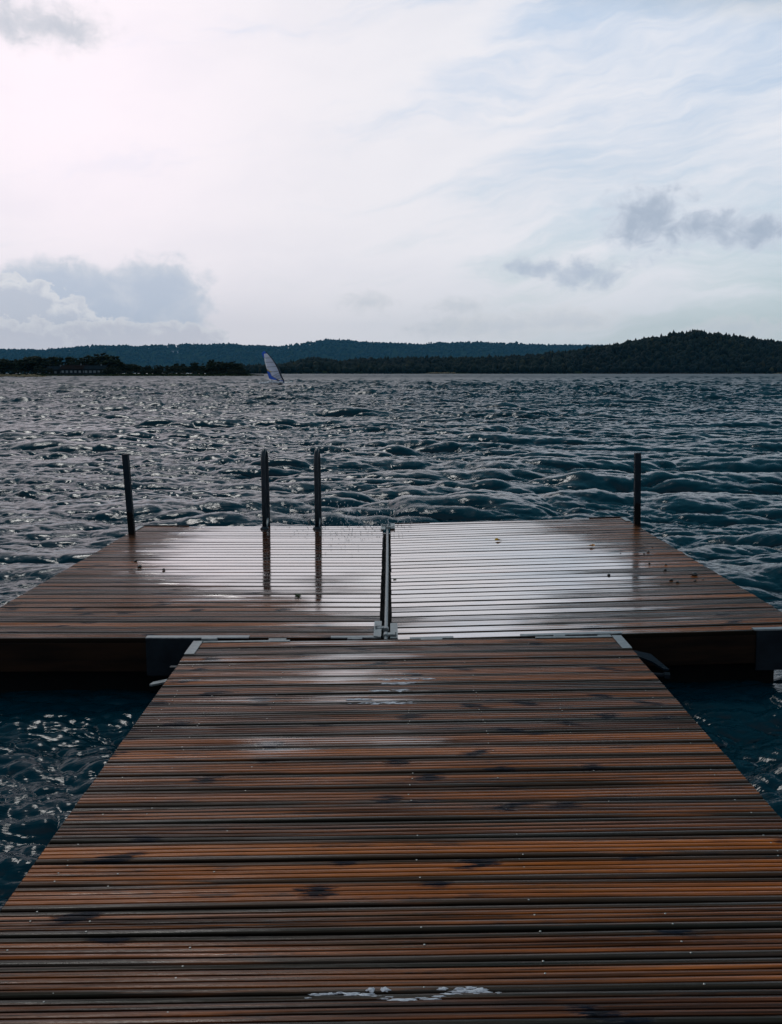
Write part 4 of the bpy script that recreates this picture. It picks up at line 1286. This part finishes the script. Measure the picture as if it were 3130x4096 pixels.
sail_panel('sail_leech', [(606, 415, 640, 410), (612, 470, 640, 470), (628, 540, 658, 540), (648, 620, 676, 620), (664, 680, 690, 680), (680, 715, 705, 715)], M['sail_white'], -0.02, 4)
sail_panel('sail_trim', [(672, 715, 690, 705), (700, 750, 720, 735), (745, 772, 770, 756), (790, 780, 800, 762)], M['sail_yellow'], -0.03, 4)
sail_panel('sail_foot', [(676, 745, 735, 772), (692, 820, 752, 812), (712, 890, 795, 885), (728, 945, 860, 925), (800, 968, 930, 970), (880, 980, 985, 985), (985, 1012, 1085, 985), (1060, 1054, 1112, 1050)], M['sail_blue'], -0.025)
for (ul, vl, ur) in ((625, 412, luff(405)), (640, 522, luff(515)), (665, 645, luff(630)), (760, 775, luff(750)), (900, 880, luff(870))):
    vr = {412: 403, 522: 515, 645: 630, 775: 748, 880: 870}[vl]
    sail_panel('batten', [(ul, vl - 5, ur, vr - 5), (ul, vl + 5, ur, vr + 5)], M['batten'], -0.035, 8, 0.02)
# mast inside its sleeve: wide and dark at the bottom, slim towards the tip
bm = bmesh.new()
pts, rad = [], []
for v, wd in ((1062, 6), (1000, 17), (900, 21), (800, 23), (700, 22), (600, 19), (500, 15), (400, 11), (300, 8), (236, 5)):
    x, z = P2(luff(v) + wd * 0.5, v)
    pts.append((x, -0.02, z)); rad.append(wd * S)
add_tube(bm, pts, rad, 12)
obj('mast_sleeve', bm, M['sail_navy'], rig, smooth=True)
bm = bmesh.new()
pts = []
for v in (1000, 900, 800, 700, 600, 500, 400, 300):
    x, z = P2(luff(v) - 12, v)
    pts.append((x, camber(luff(v) - 12, v) - 0.03, z))
add_tube(bm, pts, 0.022, 8)
obj('luff_seam', bm, M['sail_white'], rig, smooth=True)
# boom, both sides
bm = bmesh.new()
a = P2(luff(795), 790); b_ = P2(735, 925)
for s_ in (-1, 1):
    add_tube(bm, [(a[0], 0, a[1]), (a[0] * 0.7 + b_[0] * 0.3, 0.32 * s_ + 0.2, a[1] * 0.7 + b_[1] * 0.3), (a[0] * 0.3 + b_[0] * 0.7, 0.30 * s_ + 0.3, a[1] * 0.3 + b_[1] * 0.7), (b_[0], 0.25, b_[1])], 0.022, 8)
obj('boom', bm, M['batten'], rig, smooth=True)
# board: planing, nose up on the right
bm = bmesh.new()
n = 26
rings = []
for i in range(n + 1):
    f = i / n
    x = -1.05 + 2.35 * f
    w = 0.31 * (math.sin(math.pi * min(1, max(0.0, f * 0.93 + 0.07))) ** 0.45) * (1 - 0.35 * f)
    z = -0.10 + 0.10 * f + 0.34 * max(0, f - 0.15) ** 1.6
    rings.append([bm.verts.new((x, w * math.cos(a_), z + 0.065 * math.sin(a_))) for a_ in [k * 2 * math.pi / 12 for k in range(12)]])
for i in range(n):
    for k in range(12):
        bm.faces.new((rings[i][k], rings[i][(k + 1) % 12], rings[i + 1][(k + 1) % 12], rings[i + 1][k]))
bm.faces.new(list(reversed(rings[0]))); bm.faces.new(rings[-1])
obj('board', bm, M['board_white'], rig, smooth=True)
bm = bmesh.new()
add_prism(bm, [(-0.95, 0.0), (-0.75, 0.0), (-0.88, -0.35), (-0.98, -0.36)], -0.006, 0.006, Matrix.Rotation(R(90), 4, 'X'))
obj('fin', bm, M['sail_navy'], rig)

# sailor: hanging in the harness behind the sail, feet on the board
def skin_body(name, joints, bones, m, parent, sub=2, root=0):
    me = bpy.data.meshes.new(name)
    me.from_pydata([j[0] for j in joints], bones, [])
    o = link(name, me, m, parent)
    md = o.modifiers.new('skin', 'SKIN')
    md.use_smooth_shade = True
    for i, j in enumerate(joints):
        me.skin_vertices[0].data[i].radius = (j[1], j[1] if len(j) < 3 else j[2])
    me.skin_vertices[0].data[root].use_root = True
    ss = o.modifiers.new('sub', 'SUBSURF')
    ss.levels = ss.render_levels = sub
    return o
per = empty('person', tuple(rig.location))
tag(per, 'person in a black wetsuit hanging off the windsurf boom behind the sail', 'person')
hip = (-1.42, 0.62, 0.62)
J = [((-1.42, 0.62, 0.62), 0.145, 0.12), ((-1.50, 0.62, 0.82), 0.13, 0.11), ((-1.54, 0.61, 1.06), 0.165, 0.115), ((-1.545, 0.60, 1.22), 0.085, 0.075), ((-1.53, 0.58, 1.31), 0.058, 0.055),
     ((-1.36, 0.50, 0.60), 0.10), ((-1.00, 0.38, 0.46), 0.075), ((-0.62, 0.22, 0.06), 0.045), ((-0.50, 0.20, 0.01), 0.040),
     ((-1.36, 0.70, 0.58), 0.10), ((-1.08, 0.55, 0.30), 0.075), ((-0.80, 0.32, 0.03), 0.045), ((-0.68, 0.30, -0.01), 0.040),
     ((-1.48, 0.44, 1.17), 0.062), ((-1.20, 0.42, 1.16), 0.046), ((-0.94, 0.40, 1.30), 0.034),
     ((-1.50, 0.76, 1.15), 0.062), ((-1.32, 0.70, 1.00), 0.046), ((-1.16, 0.55, 1.08), 0.034)]
B = [(0, 1), (1, 2), (2, 3), (3, 4), (0, 5), (5, 6), (6, 7), (7, 8), (0, 9), (9, 10), (10, 11), (11, 12), (2, 13), (13, 14), (14, 15), (2, 16), (16, 17), (17, 18)]
skin_body('wetsuit_body', J, B, M['wetsuit'], per)
bm = bmesh.new()
bmesh.ops.create_uvsphere(bm, u_segments=20, v_segments=14, radius=1.0)
for v in bm.verts:
    x, y, z = v.co
    nose = 0.16 * max(0, 1 - ((y) / 0.22) ** 2) * max(0, 1 - ((z + 0.08) / 0.28) ** 2) if x > 0.5 else 0
    chin = 0.9 + 0.1 * min(1, z + 1)
    v.co = Vector(((x * 0.098 * chin + nose * 0.16), y * 0.078 * (1 - 0.18 * max(0, -z)), z * 0.118))
    v.co += Vector((-1.51, 0.57, 1.44))
obj('head', bm, M['skin'], per, smooth=True)
bm = bmesh.new()
bmesh.ops.create_uvsphere(bm, u_segments=20, v_segments=14, radius=1.0)
bmesh.ops.delete(bm, geom=[v for v in bm.verts if v.co.z < -0.15 or (v.co.x > 0.55 and v.co.z < 0.45)], context='VERTS')
for v in bm.verts:
    v.co = Vector((v.co.x * 0.106 - 1.513, v.co.y * 0.086 + 0.57, v.co.z * 0.125 + 1.445))
obj('hair', bm, M['hair'], per, smooth=True)
for bx, by, bz in ((-0.94, 0.40, 1.30), (-1.16, 0.55, 1.08)):
    jj = [((bx, by, bz), 0.030), ((bx + 0.05, by - 0.01, bz + 0.02), 0.036, 0.018)]
    bb = [(0, 1)]
    for q in range(4):
        y_ = by - 0.04 + 0.026 * q
        jj += [((bx + 0.085, y_, bz + 0.035), 0.010), ((bx + 0.115, y_, bz + 0.015), 0.009), ((bx + 0.11, y_, bz - 0.015), 0.008)]
        k = len(jj) - 3
        bb += [(1, k), (k, k + 1), (k + 1, k + 2)]
    jj += [((bx + 0.05, by - 0.05, bz - 0.005), 0.011), ((bx + 0.09, by - 0.05, bz - 0.02), 0.009)]
    k = len(jj) - 2
    bb += [(1, k), (k, k + 1)]
    skin_body('hand', jj, bb, M['skin'], per, 1)

# spray and wake behind the board
ms, ts, bs = mat('backlit_spray')
bs.inputs['Base Color'].default_value = (0.85, 0.86, 0.88, 1)
bs.inputs['Roughness'].default_value = 0.6
tl = ts.node('ShaderNodeBsdfTranslucent')
tl.inputs[0].default_value = (0.9, 0.9, 0.92, 1)
mxs = ts.node('ShaderNodeMixShader')
mxs.inputs[0].default_value = 0.6
ts.l.new(bs.outputs[0], mxs.inputs[1]); ts.l.new(tl.outputs[0], mxs.inputs[2])
ts.l.new(mxs.outputs[0], ms.node_tree.nodes['Material Output'].inputs[0])
M['spray'] = ms
g = np.random.default_rng(8)
blobs = []
for k in range(260):
    f = g.random() ** 1.4
    x = rig.location.x - 0.45 - 3.4 * f + g.normal(0, 0.12)
    z = 0.28 + abs(g.normal(0, 0.12)) + 0.24 * math.exp(-((f - 0.42) / 0.22) ** 2) * g.random()
    y = SY + g.normal(0, 0.30)
    r = g.uniform(0.06, 0.19)
    V, F = ICO1
    blobs.append((V * (1 + g.normal(0, 0.2, (len(V), 1))) * np.array([r * 1.8, r, r * 0.7]) + np.array([x, y, z]), F, 0.5))
V, F, Tt = merge(blobs)
o = link('wake_spray', np_mesh('wake_spray', V, F), M['spray'])
tag(o, 'white spray and wake behind the windsurf board', 'spray', None, 'stuff')

# ------------------------------------------------------------------ air
bm = bmesh.new()
add_box(bm, (-18000, -300, -4.0), (18000, 17500, 900))
hz = bpy.data.materials.new('haze')
hz.use_nodes = True
hz.node_tree.nodes.clear()
ho = hz.node_tree.nodes.new('ShaderNodeOutputMaterial')
hv = hz.node_tree.nodes.new('ShaderNodeVolumePrincipled')
hv.inputs['Color'].default_value = (0.14, 0.50, 0.82, 1)
hv.inputs['Density'].default_value = 0.000019
hv.inputs['Anisotropy'].default_value = 0.0
hz.node_tree.links.new(hv.outputs[0], ho.inputs['Volume'])
o = obj('haze', bm, hz)
o['kind'] = 'stuff'
o['label'] = 'thin blue air over the lake'

# ------------------------------------------------------------------ output
scene.render.engine = 'CYCLES'
scene.view_settings.view_transform = 'Standard'
scene.view_settings.look = 'None'
scene.view_settings.exposure = 0.0
scene.view_settings.gamma = 1.0
scene.cycles.use_denoising = True
scene.cycles.max_bounces = 8
scene.cycles.volume_bounces = 0
scene.cycles.sample_clamp_indirect = 6.0
scene.cycles.caustics_reflective = False
scene.cycles.caustics_refractive = False
